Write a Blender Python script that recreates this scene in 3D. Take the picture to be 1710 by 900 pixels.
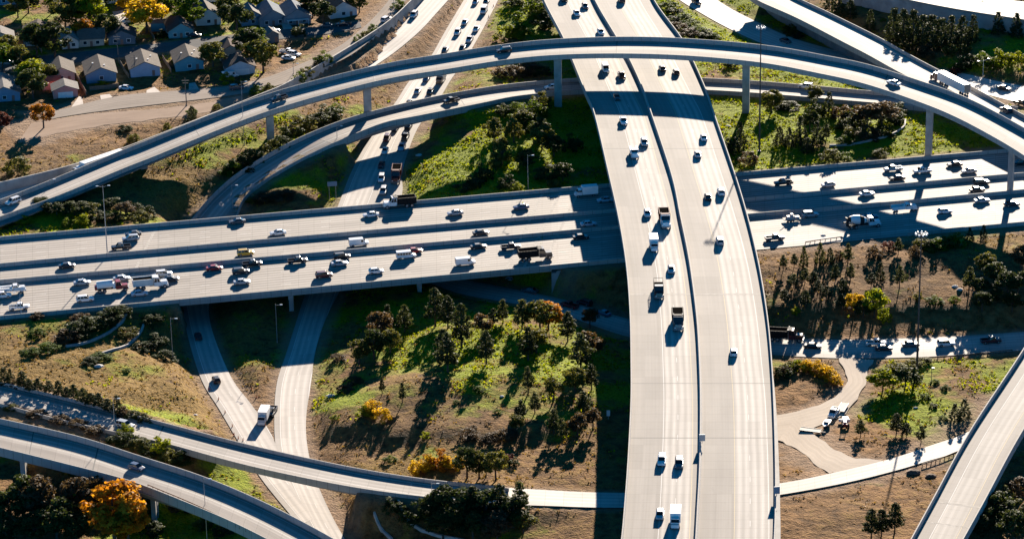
import bpy, math, random
import numpy as np
from math import radians, sin, cos, pi, hypot, atan2, degrees
from mathutils import Matrix, Vector

for _o in list(bpy.data.objects):
    bpy.data.objects.remove(_o)
SC = bpy.context.scene
COL = SC.collection
rnd = random.Random(11)
rng = np.random.default_rng(11)

# ------------------------------------------------------------------ camera
PITCH, ROLL, FPX, CAMZ = 22.0, 1.0, 5396.0, 358.0
_p, _r = radians(PITCH), radians(ROLL)
FWD = np.array([0, cos(_p), -sin(_p)])
_up0 = np.array([0, sin(_p), cos(_p)])
RIGHT = np.array([1., 0, 0]) * cos(_r) - _up0 * sin(_r)
UP = _up0 * cos(_r) + np.array([1., 0, 0]) * sin(_r)
CAMO = np.array([0, 0, CAMZ])
cam = bpy.data.cameras.new('camera')
cam.sensor_width = 36.0
cam.lens = FPX / 1710 * 36.0
cam.clip_start, cam.clip_end = 5.0, 30000.0
camo = bpy.data.objects.new('camera', cam)
COL.objects.link(camo)
camo.matrix_world = Matrix(((RIGHT[0], UP[0], -FWD[0], 0), (RIGHT[1], UP[1], -FWD[1], 0),
                            (RIGHT[2], UP[2], -FWD[2], CAMZ), (0, 0, 0, 1)))
SC.camera = camo

# ------------------------------------------------------------------ light
SUN_EL, SUN_AZ = 15.5, 12.0
w = bpy.data.worlds.new('World')
SC.world = w
w.use_nodes = True
nt = w.node_tree
sky = nt.nodes.new('ShaderNodeTexSky')
sky.sky_type = 'NISHITA'
sky.sun_disc = False
sky.sun_elevation = radians(SUN_EL)
sky.sun_rotation = radians(SUN_AZ)
sky.altitude = 6000
sky.air_density = 0.8
sky.dust_density = 0.0
sky.ozone_density = 3.0
bg = nt.nodes['Background']
bg.inputs['Strength'].default_value = 0.05
tintn = nt.nodes.new('ShaderNodeMix'); tintn.data_type = 'RGBA'; tintn.blend_type = 'MULTIPLY'
tintn.inputs[0].default_value = 1.0; tintn.inputs[7].default_value = (0.10, 1.0, 1.2, 1)   # cool, thin-air sky colour
nt.links.new(sky.outputs[0], tintn.inputs[6]); nt.links.new(tintn.outputs[2], bg.inputs[0])
sl = bpy.data.lights.new('sun', 'SUN')
sl.energy = 5.0
sl.angle = radians(0.5)
sl.color = (1.0, 0.88, 0.735)
so = bpy.data.objects.new('sun', sl)
COL.objects.link(so)
_sd = Vector((sin(radians(SUN_AZ)) * cos(radians(SUN_EL)), cos(radians(SUN_AZ)) * cos(radians(SUN_EL)), sin(radians(SUN_EL))))
so.rotation_euler = _sd.to_track_quat('Z', 'Y').to_euler()
so.location = (60, 1500, 500)
SC.view_settings.view_transform = 'Standard'
SC.view_settings.look = 'None'
SC.view_settings.exposure = 1.75
SC.view_settings.gamma = 1.0
SC.view_settings.use_curve_mapping = False
SC.cycles.max_bounces = 6
SC.cycles.diffuse_bounces = 1
SC.cycles.use_denoising = True


def P(x, y, z):
    """the point of the world at height z seen at photo pixel (x, y) of 1710 x 900"""
    d = FWD * FPX + RIGHT * (x - 855) - UP * (y - 450)
    t = (z - CAMZ) / d[2]
    return CAMO + d * t


def project(w):
    v = np.asarray(w) - CAMO
    k = v @ FWD
    return 855 + FPX * (v @ RIGHT) / k, 450 - FPX * (v @ UP) / k


# ------------------------------------------------------------------ helpers: objects
def tag(o, label=None, cat=None, group=None, kind=None):
    if label: o['label'] = label
    if cat: o['category'] = cat
    if group: o['group'] = group
    if kind: o['kind'] = kind
    return o


def empty(name, loc=(0, 0, 0), rz=0.0, label=None, cat=None, group=None):
    o = bpy.data.objects.new(name, None)
    o.empty_display_size = 0.5
    COL.objects.link(o)
    o.location = [float(q) for q in loc]
    o.rotation_euler = (0, 0, rz)
    return tag(o, label, cat, group)


class MB:
    """collects faces of one mesh"""
    def __init__(s):
        s.v, s.f, s.m, s.uv = [], [], [], []
        s.has_uv = False

    def vert(s, p):
        s.v.append((float(p[0]), float(p[1]), float(p[2])))
        return len(s.v) - 1

    def face(s, idx, m=0, uv=None):
        s.f.append(tuple(idx)); s.m.append(m)
        s.uv.append(uv)
        if uv: s.has_uv = True

    def poly(s, pts, m=0, uv=None):
        s.face([s.vert(p) for p in pts], m, uv)

    def box(s, x0, x1, y0, y1, z0, z1, m=0, tx=0.0, ty=0.0, dx=0.0):
        """box; tx, ty pull the top in; dx slides the top along x"""
        b = [(x0, y0, z0), (x1, y0, z0), (x1, y1, z0), (x0, y1, z0)]
        t = [(x0 + tx + dx, y0 + ty, z1), (x1 - tx + dx, y0 + ty, z1), (x1 - tx + dx, y1 - ty, z1), (x0 + tx + dx, y1 - ty, z1)]
        i = [s.vert(p) for p in b + t]
        for q in ((3, 2, 1, 0), (4, 5, 6, 7), (0, 1, 5, 4), (1, 2, 6, 5), (2, 3, 7, 6), (3, 0, 4, 7)):
            s.face([i[k] for k in q], m)

    def tube(s, p0, p1, r0, r1, n=8, m=0, cap=True):
        p0, p1 = Vector(p0), Vector(p1)
        d = (p1 - p0).normalized()
        a = d.orthogonal().normalized(); b = d.cross(a)
        i0 = [s.vert(p0 + (a * cos(2 * pi * k / n) + b * sin(2 * pi * k / n)) * r0) for k in range(n)]
        i1 = [s.vert(p1 + (a * cos(2 * pi * k / n) + b * sin(2 * pi * k / n)) * r1) for k in range(n)]
        for k in range(n):
            j = (k + 1) % n
            s.face((i0[k], i0[j], i1[j], i1[k]), m)
        if cap:
            s.face(i0[::-1], m); s.face(i1, m)

    def ring_loft(s, rings, m=0, cap=True, closed=True):
        ids = [[s.vert(p) for p in r] for r in rings]
        n = len(ids[0])
        for a, b in zip(ids[:-1], ids[1:]):
            for k in range(n if closed else n - 1):
                j = (k + 1) % n
                s.face((a[k], a[j], b[j], b[k]), m)
        if cap:
            s.face(ids[0][::-1], m); s.face(ids[-1], m)

    def mesh(s, name, mats, smooth=False):
        me = bpy.data.meshes.new(name)
        me.from_pydata(s.v, [], s.f)
        for mt in mats: me.materials.append(mt)
        if len(mats) > 1: me.polygons.foreach_set('material_index', s.m)
        if s.has_uv:
            ul = me.uv_layers.new(name='UVMap')
            k = 0
            flat = []
            for f, u in zip(s.f, s.uv):
                flat += [c for q in (u or [(0, 0)] * len(f)) for c in q]
            ul.data.foreach_set('uv', flat)
        if smooth: me.polygons.foreach_set('use_smooth', [True] * len(s.f))
        me.update()
        return me

    def build(s, name, mats, parent=None, smooth=False):
        if not isinstance(mats, (list, tuple)): mats = [mats]
        o = bpy.data.objects.new(name, s.mesh(name, mats, smooth))
        COL.objects.link(o)
        if parent is not None: o.parent = parent
        return o


def copy_tree(root):
    r = root.copy(); COL.objects.link(r)
    for k in list(r.keys()):
        if k in ('label', 'group', 'category'): del r[k]
    for ch in list(root.children):
        c = ch.copy(); COL.objects.link(c); c.parent = r
        for g in list(ch.children):
            d = g.copy(); COL.objects.link(d); d.parent = c
    return r


# ------------------------------------------------------------------ materials
def mat(name):
    m = bpy.data.materials.new(name); m.use_nodes = True
    return m, m.node_tree, m.node_tree.nodes['Principled BSDF']


def N(nt, t, **kw):
    n = nt.nodes.new(t)
    for k, v in kw.items():
        if k.startswith('i_'): n.inputs[k[2:].replace('_', ' ')].default_value = v
        else: setattr(n, k, v)
    return n


def noise(nt, vec, scale, detail=4, rough=0.55):
    n = N(nt, 'ShaderNodeTexNoise')
    n.inputs['Scale'].default_value = scale; n.inputs['Detail'].default_value = detail; n.inputs['Roughness'].default_value = rough
    if vec is not None: nt.links.new(vec, n.inputs['Vector'])
    return n.outputs['Fac']


def mth(nt, op, a, b=None, c=None, clamp=False):
    n = N(nt, 'ShaderNodeMath', operation=op, use_clamp=clamp)
    for k, v in enumerate((a, b, c)):
        if v is None: continue
        if isinstance(v, (int, float)): n.inputs[k].default_value = v
        else: nt.links.new(v, n.inputs[k])
    return n.outputs[0]


def ramp(nt, fac, stops, interp='LINEAR'):
    n = N(nt, 'ShaderNodeValToRGB')
    n.color_ramp.interpolation = interp
    el = n.color_ramp.elements
    el[0].position, el[0].color = stops[0][0], (*stops[0][1], 1)
    el[1].position, el[1].color = stops[-1][0], (*stops[-1][1], 1)
    for p, c in stops[1:-1]:
        e = el.new(p); e.color = (*c, 1)
    nt.links.new(fac, n.inputs[0])
    return n.outputs[0]


def mix(nt, fac, a, b, mode='MIX'):
    n = N(nt, 'ShaderNodeMix', data_type='RGBA', blend_type=mode)
    if isinstance(fac, (int, float)): n.inputs[0].default_value = fac
    else: nt.links.new(fac, n.inputs[0])
    for k, v in ((6, a), (7, b)):
        if isinstance(v, tuple): n.inputs[k].default_value = (*v, 1)
        else: nt.links.new(v, n.inputs[k])
    return n.outputs[2]


def scalev(nt, vec, s):
    n = N(nt, 'ShaderNodeMapping'); n.inputs['Scale'].default_value = s
    nt.links.new(vec, n.inputs[0])
    return n.outputs[0]


def bump(nt, h, b, strength=0.3, dist=0.1):
    n = N(nt, 'ShaderNodeBump'); n.inputs['Strength'].default_value = strength; n.inputs['Distance'].default_value = dist
    nt.links.new(h, n.inputs['Height']); nt.links.new(n.outputs[0], b.inputs['Normal'])


_simple = {}
def simple(name, col, rough=0.6, var=0.12, scale=3.0, metal=0.0, coat=0.0, spec=0.5):
    if name in _simple: return _simple[name]
    m, nt, b = mat(name)
    tc = N(nt, 'ShaderNodeTexCoord')
    f = noise(nt, tc.outputs['Object'], scale)
    c = ramp(nt, f, [(0.3, tuple(q * (1 - var) for q in col)), (0.7, tuple(min(1, q * (1 + var)) for q in col))])
    nt.links.new(c, b.inputs['Base Color'])
    b.inputs['Roughness'].default_value = rough; b.inputs['Metallic'].default_value = metal
    b.inputs['Coat Weight'].default_value = coat
    b.inputs['Specular IOR Level'].default_value = spec
    _simple[name] = m
    return m


def deck_mat(name, dull, bright, bands=(), rough=0.5, stripes=0.10, patches=0.17, spec=0.09, lines=(), slabs=True):
    """concrete or asphalt road surface; UV = metres across, metres along; bands = lanes worn brighter"""
    m, nt, b = mat(name)
    uv = N(nt, 'ShaderNodeUVMap').outputs[0]
    sep = N(nt, 'ShaderNodeSeparateXYZ'); nt.links.new(uv, sep.inputs[0])
    u, v = sep.outputs[0], sep.outputs[1]
    band = None
    wob = mth(nt, 'MULTIPLY', mth(nt, 'SUBTRACT', noise(nt, scalev(nt, uv, (0, .03, 0)), 1.0), 0.5), 0.8)
    uw = mth(nt, 'ADD', u, wob)
    for a0, a1 in bands:
        t = mth(nt, 'MULTIPLY', mth(nt, 'SMOOTH_MIN', mth(nt, 'SUBTRACT', uw, a0), mth(nt, 'SUBTRACT', a1, uw), 0.3), 2.0, clamp=True)
        band = t if band is None else mth(nt, 'MAXIMUM', band, t)
    streak = noise(nt, scalev(nt, uv, (1.4, 0.012, 1)), 1.0, 5, 0.6)
    fine = noise(nt, scalev(nt, uv, (0.25, 2.2, 1)), 1.0, 3, 0.6)
    blot = noise(nt, scalev(nt, uv, (0.12, 0.05, 1)), 1.0, 5, 0.6)
    wheel = mth(nt, 'SINE', mth(nt, 'MULTIPLY', uw, 2 * pi / 1.8))
    c = mix(nt, band, dull, bright) if band is not None else mix(nt, blot, dull, bright)
    k = mth(nt, 'ADD', 1.0, mth(nt, 'MULTIPLY', wheel, mth(nt, 'MULTIPLY', streak, stripes * (1.6)) if band is None else mth(nt, 'MULTIPLY', mth(nt, 'MULTIPLY', band, streak), stripes * 1.6)))
    k = mth(nt, 'MULTIPLY', k, mth(nt, 'ADD', 1 - patches, mth(nt, 'MULTIPLY', blot, patches * 2)))
    k = mth(nt, 'MULTIPLY', k, mth(nt, 'ADD', 0.74, mth(nt, 'MULTIPLY', streak, 0.52)))
    k = mth(nt, 'MULTIPLY', k, mth(nt, 'ADD', 0.93, mth(nt, 'MULTIPLY', fine, 0.14)))
    slab = N(nt, 'ShaderNodeTexWhiteNoise', noise_dimensions='2D')
    cb = N(nt, 'ShaderNodeCombineXYZ')
    nt.links.new(mth(nt, 'FLOOR', mth(nt, 'DIVIDE', u, 3.65)), cb.inputs[0]); nt.links.new(mth(nt, 'FLOOR', mth(nt, 'DIVIDE', v, 13.8)), cb.inputs[1])
    nt.links.new(cb.outputs[0], slab.inputs['Vector'])
    k = mth(nt, 'MULTIPLY', k, mth(nt, 'ADD', 0.92 if slabs else 1.0, mth(nt, 'MULTIPLY', slab.outputs['Value'], 0.16 if slabs else 0.0)))
    spot = noise(nt, scalev(nt, uv, (0.55, 0.16, 1)), 1.0, 6, 0.7)
    k = mth(nt, 'MULTIPLY', k, mth(nt, 'SUBTRACT', 1.0, mth(nt, 'MULTIPLY', mth(nt, 'SUBTRACT', spot, 0.60, clamp=True), 1.1)))
    joint = mth(nt, 'LESS_THAN', mth(nt, 'FRACT', mth(nt, 'DIVIDE', v, 4.6)), 0.035)
    k = mth(nt, 'MULTIPLY', k, mth(nt, 'SUBTRACT', 1.0, mth(nt, 'MULTIPLY', joint, 0.2 if slabs else 0.0)))
    cm = N(nt, 'ShaderNodeCombineXYZ')
    for q in range(3): nt.links.new(k, cm.inputs[q])
    c = mix(nt, 1.0, c, cm.outputs[0], 'MULTIPLY')
    for u0, wd, dash, colr in lines:
        t = mth(nt, 'LESS_THAN', mth(nt, 'ABSOLUTE', mth(nt, 'SUBTRACT', u, u0)), wd / 2)
        if dash: t = mth(nt, 'MULTIPLY', t, mth(nt, 'LESS_THAN', mth(nt, 'FRACT', mth(nt, 'DIVIDE', v, dash[1])), dash[0] / dash[1]))
        t = mth(nt, 'MULTIPLY', t, mth(nt, 'MULTIPLY', mth(nt, 'ADD', streak, fine), 0.75, clamp=True))
        c = mix(nt, t, c, colr)
    nt.links.new(c, b.inputs['Base Color'])
    b.inputs['Roughness'].default_value = rough + .2
    b.inputs['Specular IOR Level'].default_value = spec
    bump(nt, fine, b, 0.15, 0.02)
    return m


def leaf_mat(name, cols, trans=0.35, rough=0.6):
    """foliage: colour varies clump by clump and tree by tree; leaves let some light through"""
    m, nt, b = mat(name)
    oi = N(nt, 'ShaderNodeObjectInfo')
    at = N(nt, 'ShaderNodeAttribute', attribute_name='tint')
    f = mth(nt, 'ADD', mth(nt, 'MULTIPLY', at.outputs['Fac'], 0.75), mth(nt, 'MULTIPLY', oi.outputs['Random'], 0.25))
    c = ramp(nt, f, [(k / (len(cols) - 1), q) for k, q in enumerate(cols)])
    nt.links.new(c, b.inputs['Base Color'])
    b.inputs['Roughness'].default_value = rough
    b.inputs['Specular IOR Level'].default_value = 0.04
    tr = N(nt, 'ShaderNodeBsdfTranslucent')
    nt.links.new(mix(nt, 1.0, c, (1.5, 1.35, 0.7), 'MULTIPLY'), tr.inputs[0])
    mx = N(nt, 'ShaderNodeMixShader'); mx.inputs[0].default_value = trans
    nt.links.new(b.outputs[0], mx.inputs[1]); nt.links.new(tr.outputs[0], mx.inputs[2])
    nt.links.new(mx.outputs[0], nt.nodes['Material Output'].inputs[0])
    return m


def wall_mat(name, col, pitch=3.0):
    """cast concrete with joints and run-off streaks; UV = metres round the section, metres along"""
    m, nt, b = mat(name)
    uv = N(nt, 'ShaderNodeUVMap').outputs[0]
    sep = N(nt, 'ShaderNodeSeparateXYZ'); nt.links.new(uv, sep.inputs[0])
    p = N(nt, 'ShaderNodeTexCoord').outputs['Object']
    st = noise(nt, scalev(nt, uv, (0.15, 1.1, 1)), 1.0, 5, 0.65); bl = noise(nt, p, 0.22, 4)
    k = mth(nt, 'ADD', 0.72, mth(nt, 'ADD', mth(nt, 'MULTIPLY', st, 0.32), mth(nt, 'MULTIPLY', bl, 0.26)))
    j = mth(nt, 'LESS_THAN', mth(nt, 'FRACT', mth(nt, 'DIVIDE', sep.outputs[1], pitch)), 0.05)
    k = mth(nt, 'MULTIPLY', k, mth(nt, 'SUBTRACT', 1.0, mth(nt, 'MULTIPLY', j, 0.4)))
    cm = N(nt, 'ShaderNodeCombineXYZ')
    for q in range(3): nt.links.new(k, cm.inputs[q])
    nt.links.new(mix(nt, 1.0, col, cm.outputs[0], 'MULTIPLY'), b.inputs['Base Color'])
    b.inputs['Roughness'].default_value = 0.8; b.inputs['Specular IOR Level'].default_value = 0.2
    return m
PARA = wall_mat('parapet concrete', (0.38, 0.355, 0.325))
CONC = simple('weathered concrete', (0.36, 0.34, 0.32), 0.8, 0.22, 0.35, spec=0.15)
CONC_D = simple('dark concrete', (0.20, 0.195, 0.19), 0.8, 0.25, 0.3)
CONC_TAN = simple('tan concrete', (0.34, 0.29, 0.245), 0.75, 0.15, 0.5)
WL, YL = (.74, .72, .68), (.60, .49, .28)
WHITE_LINE = simple('worn white paint', (0.74, 0.72, 0.68), 0.6, 0.15, 2.0)
YEL_LINE = simple('worn yellow paint', (0.62, 0.50, 0.25), 0.6, 0.15, 2.0)
STEEL = simple('galvanised steel', (0.36, 0.37, 0.38), 0.45, 0.12, 2.0, metal=0.6)
DARK_STEEL = simple('dark steel pole', (0.045, 0.043, 0.042), 0.55, 0.1, 2.0)
RUST = simple('rusty guardrail', (0.16, 0.10, 0.07), 0.7, 0.25, 3.0)
# ------------------------------------------------------------------ roads: stations of photo pixels on known heights
def catmull(pts, step=3.0):
    pts = np.asarray(pts, float)
    n = len(pts)
    out = []
    for i in range(n - 1):
        p0, p1, p2, p3 = pts[max(i - 1, 0)], pts[i], pts[i + 1], pts[min(i + 2, n - 1)]
        if i == 0: p0 = 2 * p1 - p2
        if i == n - 2: p3 = 2 * p2 - p1
        k = max(1, int(np.ceil(np.linalg.norm((p2 - p1)[:2]) / step)))
        for t in np.linspace(0, 1, k, endpoint=False):
            out.append(0.5 * ((2 * p1) + (-p0 + p2) * t + (2 * p0 - 5 * p1 + 4 * p2 - p3) * t * t + (-p0 + 3 * p1 - 3 * p2 + p3) * t ** 3))
    out.append(pts[-1])
    return np.array(out)


def smooth1(a, it=1):
    a = a.copy()
    for _ in range(it):
        b = a.copy()
        b[1:-1] = (a[:-2] + 2 * a[1:-1] + a[2:]) / 4
        a = b
    return a


class Road:
    """a ribbon between two edges. st: (xa, ya, xb, yb, z) photo pixels of the two edges at height z + lift"""
    def __init__(s, st, lift=0.0, step=3.0):
        rows = []
        for xa, ya, xb, yb, z in st:
            a, b = P(xa, ya, z + lift), P(xb, yb, z + lift)
            rows.append((a[0], a[1], b[0], b[1], z))
        r = smooth1(catmull(rows, step), 3)
        s.A, s.B, s.z = r[:, :2], r[:, 2:4], r[:, 4]
        s.init()

    def init(s):
        s.C = (s.A + s.B) / 2
        d = s.B - s.A
        s.wd = np.linalg.norm(d, axis=1)
        s.n = d / s.wd[:, None]
        t = np.gradient(s.C, axis=0)
        s.t = t / np.linalg.norm(t, axis=1)[:, None]
        s.L = np.concatenate([[0], np.cumsum(np.linalg.norm(np.diff(s.C, axis=0), axis=1))])

    def cut(s, i0, i1):
        r = Road.__new__(Road)
        r.A, r.B, r.z = s.A[i0:i1 + 1], s.B[i0:i1 + 1], s.z[i0:i1 + 1]
        L = s.L[i0]
        r.init(); r.L = r.L + L
        return r

    def at_px(s, x, axis=0):
        """index of the station whose centre shows at photo x (axis 0) or y (axis 1)"""
        q = [project((c[0], c[1], z))[axis] for c, z in zip(s.C, s.z)]
        return int(np.argmin(np.abs(np.array(q) - x)))

    def locate(s, px, py, dz=0.7):
        z = float(np.mean(s.z))
        for _ in range(8):
            p = P(px, py, z + dz)
            i = int(np.argmin(np.linalg.norm(s.C - p[:2], axis=1)))
            z = float(s.z[i])
        j0, j1 = max(i - 1, 0), min(i + 1, len(s.z) - 1)
        d = s.C[j1] - s.C[j0]
        slope = (s.z[j1] - s.z[j0]) / max(np.linalg.norm(d), 1e-6)
        f = float(np.dot(p[:2] - s.C[i], s.t[i]))
        return np.array([p[0], p[1], z + slope * f]), atan2(s.t[i][1], s.t[i][0]), slope

    def deck(s, name, m, parent=None, dz=0.0, inset=0.0, under=None):
        b = MB()
        n = len(s.z)
        A = s.A + s.n * inset; B = s.B - s.n * inset
        K = 4
        ids = []
        for i in range(n):
            ids.append([b.vert((*(A[i] + (B[i] - A[i]) * k / K), s.z[i] + dz)) for k in range(K + 1)])
        for i in range(n - 1):
            for k in range(K):
                w0, w1 = s.wd[i] - 2 * inset, s.wd[i + 1] - 2 * inset
                u = [(inset + w0 * k / K, s.L[i]), (inset + w0 * (k + 1) / K, s.L[i]), (inset + w1 * (k + 1) / K, s.L[i + 1]), (inset + w1 * k / K, s.L[i + 1])]
                b.face((ids[i][k], ids[i][k + 1], ids[i + 1][k + 1], ids[i + 1][k]), 0, u)
        o = b.build(name, m, parent)
        _up(o)
        return o

    def sweep(s, name, m, prof, side='A', parent=None, off=0.0):
        """prof: closed polygon of (inward metres, dz) carried along an edge; side C: along the middle"""
        base = {'A': s.A, 'B': s.B, 'C': s.C}[side]
        nn = -s.n if side == 'B' else s.n
        b = MB()
        rings = [[(base[i][0] + nn[i][0] * (o + off), base[i][1] + nn[i][1] * (o + off), s.z[i] + h) for o, h in prof] for i in range(len(s.z))]
        ids = [[b.vert(p) for p in r] for r in rings]
        K = len(prof)
        per = [0.0]
        for k in range(K):
            (o0, h0), (o1, h1) = prof[k], prof[(k + 1) % K]
            per.append(per[-1] + hypot(o1 - o0, h1 - h0))
        for i in range(len(ids) - 1):
            for k in range(K):
                q = (k + 1) % K
                b.face((ids[i][k], ids[i][q], ids[i + 1][q], ids[i + 1][k]), 0, [(per[k], s.L[i]), (per[k + 1], s.L[i]), (per[k + 1], s.L[i + 1]), (per[k], s.L[i + 1])])
        b.face(ids[0][::-1], 0); b.face(ids[-1], 0)
        o = b.build(name, m, parent)
        _recalc(o)
        return o

    def strips(s, b, offs, width, dash=None, dz=0.012, m=0, rel=False):
        """painted lines into mesh builder b"""
        for off in offs:
            c = s.A + s.n * (off * s.wd[:, None] if rel else off)
            for i in range(len(s.z) - 1):
                segs = [(0.0, 1.0)]
                if dash:
                    l0, l1 = s.L[i], s.L[i + 1]
                    segs = []
                    k = math.floor(l0 / dash[1])
                    while k * dash[1] < l1:
                        a0, a1 = max(l0, k * dash[1]), min(l1, k * dash[1] + dash[0])
                        if a1 > a0: segs.append(((a0 - l0) / (l1 - l0), (a1 - l0) / (l1 - l0)))
                        k += 1
                for a0, a1 in segs:
                    q = []
                    for t, sg in ((a0, -1), (a0, 1), (a1, 1), (a1, -1)):
                        pc = c[i] + (c[i + 1] - c[i]) * t + s.n[i] * sg * width / 2
                        q.append((pc[0], pc[1], s.z[i] + (s.z[i + 1] - s.z[i]) * t + dz))
                    b.poly(q, m)


def _up(o):
    me = o.data
    nz = np.zeros(len(me.polygons) * 3)
    me.polygons.foreach_get('normal', nz)
    if nz[2::3].sum() < 0: me.flip_normals()


def _recalc(o):
    import bmesh
    bm = bmesh.new(); bm.from_mesh(o.data)
    bmesh.ops.recalc_face_normals(bm, faces=bm.faces)
    bm.to_mesh(o.data); bm.free()


# parapet profiles (inward, height over the deck)
def para(h, drop=0.9, w=0.38):
    return [(0, -drop), (0, h), (w * 0.7, h), (w, 0.0), (w, -drop)]
JERSEY = [(-0.4, 0), (-0.18, 0.35), (-0.14, 1.15), (0.14, 1.15), (0.18, 0.35), (0.4, 0)]
EDGEBAR = [(0, -0.3), (0, 1.15), (0.3, 1.15), (0.38, 0.3), (0.5, -0.05), (0.5, -0.3)]

# --- main north-south viaduct (rows across the picture)
MAIN = Road([(885,-60,1070,-60,17),(908,0,1093,0,17),(940,62,1138,62,17),(955,98,1157,98,17),(978,155,1182,155,17),(992,188,1193,188,17),
  (1017,293,1229,293,17),(1032,360,1249,360,17),(1042,417,1263,417,17),(1048,467,1273,467,17),(1052,533,1283,533,17),(1053,597,1289,597,17),
  (1053,667,1293,667,17),(1048,767,1296,767,17),(1042,847,1296,847,17),(1037,900,1294,900,17),(1025,990,1289,990,17),(1012,1070,1280,1070,17)], 1.0)
MEDIAN_PX = [(970,-60),(993,0),(1028,60),(1050,97),(1073,147),(1087,187),(1122,293),(1136,360),(1148,417),(1156,467),(1164,533),(1168,597),(1170,667),(1169,767),(1165,847),(1162,900),(1155,990),(1145,1070)]
# --- the curving flyover
FLY = Road([(-60,352,-40,374,7.6),(0,333,20,352,8),(85,300,100,323,9),(200,252,218,274,10.2),(233,239,250,262,10.7),(430,162,440,186,15),(620,111,626,134,20),(740,90,743,114,22.3),
  (860,71.5,861,95.5,24),(960,63.5,959,88.5,25.2),(1073,61.5,1071,88,25.4),(1180,66.5,1176,93,25.4),(1290,77,1282,104,25.9),(1380,93,1370,121,26),(1450,107.5,1438,136,25.8),
  (1540,136,1524,164,25.2),(1617,164,1598,194,24.4),(1710,213,1688,243,23.4),(1770,250,1745,282,23)], 1.55)
# --- the lower curving ramp
RAMP = Road([(318,368,395,362,-1.8),(345,335,408,330,-.8),(385,297,440,302,1.2),(430,267,485,274,3.4),(480,239,537,248,5.4),(540,212,580,229,7),(597,192,640,205,7.7),(665,174.5,690,195,8),
  (730,160,745,184,8),(800,147.5,815,170,7.6),(860,139,865,160,7.2),(967,130,965,151,6.7),(1060,128,1060,149,6.4),(1170,130,1170,150,6.2),(1290,137,1285,157,6.2),(1447,151,1440,170,6.2),(1560,160,1550,180,5.8),(1700,178,1690,200,5.2)], 1.4)
# --- upper-right diagonal bridge
DIAG = Road([(1295,-32,1240,-20,10),(1318,-11,1263,0,10),(1385,21,1330,30,10.2),(1468,62,1413,73,10.5),(1505,83,1450,92,10.8),(1555,110,1500,120,11),(1615,140,1560,150,11.2),(1692,182,1640,191,11.2),(1762,219,1710,228,11),(1800,240,1748,249,10.8)], 1.1)
# --- ramp at the lower edge, upper one
GR = Road([(-40,628,-50,662,7),(0,637,-8,671,7),(90,658,80,695,7),(187,682,175,717,7),(290,709,275,739,7.2),(430,745,415,777,7.4),(597,781,585,812,7),(720,800,712,829,6.3),(800,808,794,837,5.6),(850,814,846,843,5)], 0.9)
GGND = Road([(850,815,846,843,5.0),(920,819,918,845,4.3),(1007,823,1007,848,3.4),(1150,822,1152,846,3),(1300,808,1300,827,3),(1413,785,1415,806,2.8),(1497,764,1500,785,2.5),(1560,742,1556,768,2.3),(1617,722,1610,751,2),(1720,660,1725,700,2)])
HR = Road([(-50,688,-60,734,10),(0,698,-8,745,10),(133,728,122,777,10),(233,760,220,803,10),(333,792,318,841,10),(430,832,412,882,10),(530,883,508,934,10),(610,930,585,982,10),(680,975,650,1030,10)], 1.6)
LR = Road([(1790,450,1872,462,10.5),(1740,532,1824,543,10.5),(1697,600,1777,611,10.5),(1620,717,1703,727,10.3),(1560,827,1643,838,10),(1520,900,1602,912,10),(1470,990,1553,1004,10),(1425,1070,1510,1086,10)], 1.35)
# --- the crossing highway: far edge and near edge
def ewT(x): return 395.5 - x * (395.5 - 247) / 1710
def ewN(x): return 528 - x * (528 - 371) / 1710
EW = Road([(x, ewT(x), x, ewN(x), 6.0) for x in (-80, 100, 280, 500, 700, 920, 1100, 1280, 1500, 1710, 1800)], 1.0)
M1_PX = [(-80, 447), (0, 439.5), (430, 400), (860, 363), (1280, 327), (1470, 309.5), (1710, 288), (1800, 280)]
M2_PX = [(-80, 474), (0, 467), (430, 429.5), (860, 392), (1280, 354), (1470, 338), (1710, 316), (1800, 308)]
# --- roads on the ground
DROAD = Road([(815,-70,865,-70,3),(798,-40,850,-40,2.6),(775,0,832,0,2.2),(745,50,806,50,1.7),(716,100,777,100,1.2),(684,135,752,135,.9),(660,172,730,172,.7),(622,224,697,215,.5),(589,282,672,285,-.3),(566,340,668,335,-1.2),(530,430,602,428,-2.2),
   (498,527,550,519,-2.6),(478,590,527,585,-2.6),(462,640,520,637,-2.6),(458,700,511,698,-2.5),(461,750,514,750,-2.4),(475,795,528,802,-2.3),(505,860,558,868,-2.2),(535,920,592,925,-2.2),(570,980,630,985,-2.2)])
D2 = Road([(318,368,395,362,-1.8),(305,440,376,438,-2.4),(305,520,348,518,-2.6),(333,626,382,622,-2.58),(365,681,420,675,-2.48),(398,737,455,728,-2.38),(437,800,478,792,-2.27),(500,877,522,866,-2.17)])
JROAD = Road([(735,455,712,470,-1.8),(790,470,772,492,-2),(880,487,865,508,-2),(960,505,945,527,-2),(1050,533,1040,560,-1.4),(1160,553,1150,582,-.5),(1290,564,1285,592,.3),(1400,567,1400,598,.6),(1500,565,1500,597,.6),(1600,561,1605,593,.6),(1720,553,1727,583,.6),(1800,546,1808,574,.6)])
FROAD = Road([(1090,-50,1150,-52,3.5),(1112,-20,1168,-24,3.2),(1134,0,1190,-5,3),(1175,25,1224,17,2.8),(1215,47,1264,37,2.6),(1265,70,1313,60,2.6),(1340,95,1385,82,2.8),(1450,120,1490,105,3.2),(1560,138,1595,120,3.6),(1640,156,1664,136,4.2),(1720,178,1740,150,4.6),(1800,205,1815,172,4.7)])
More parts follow.
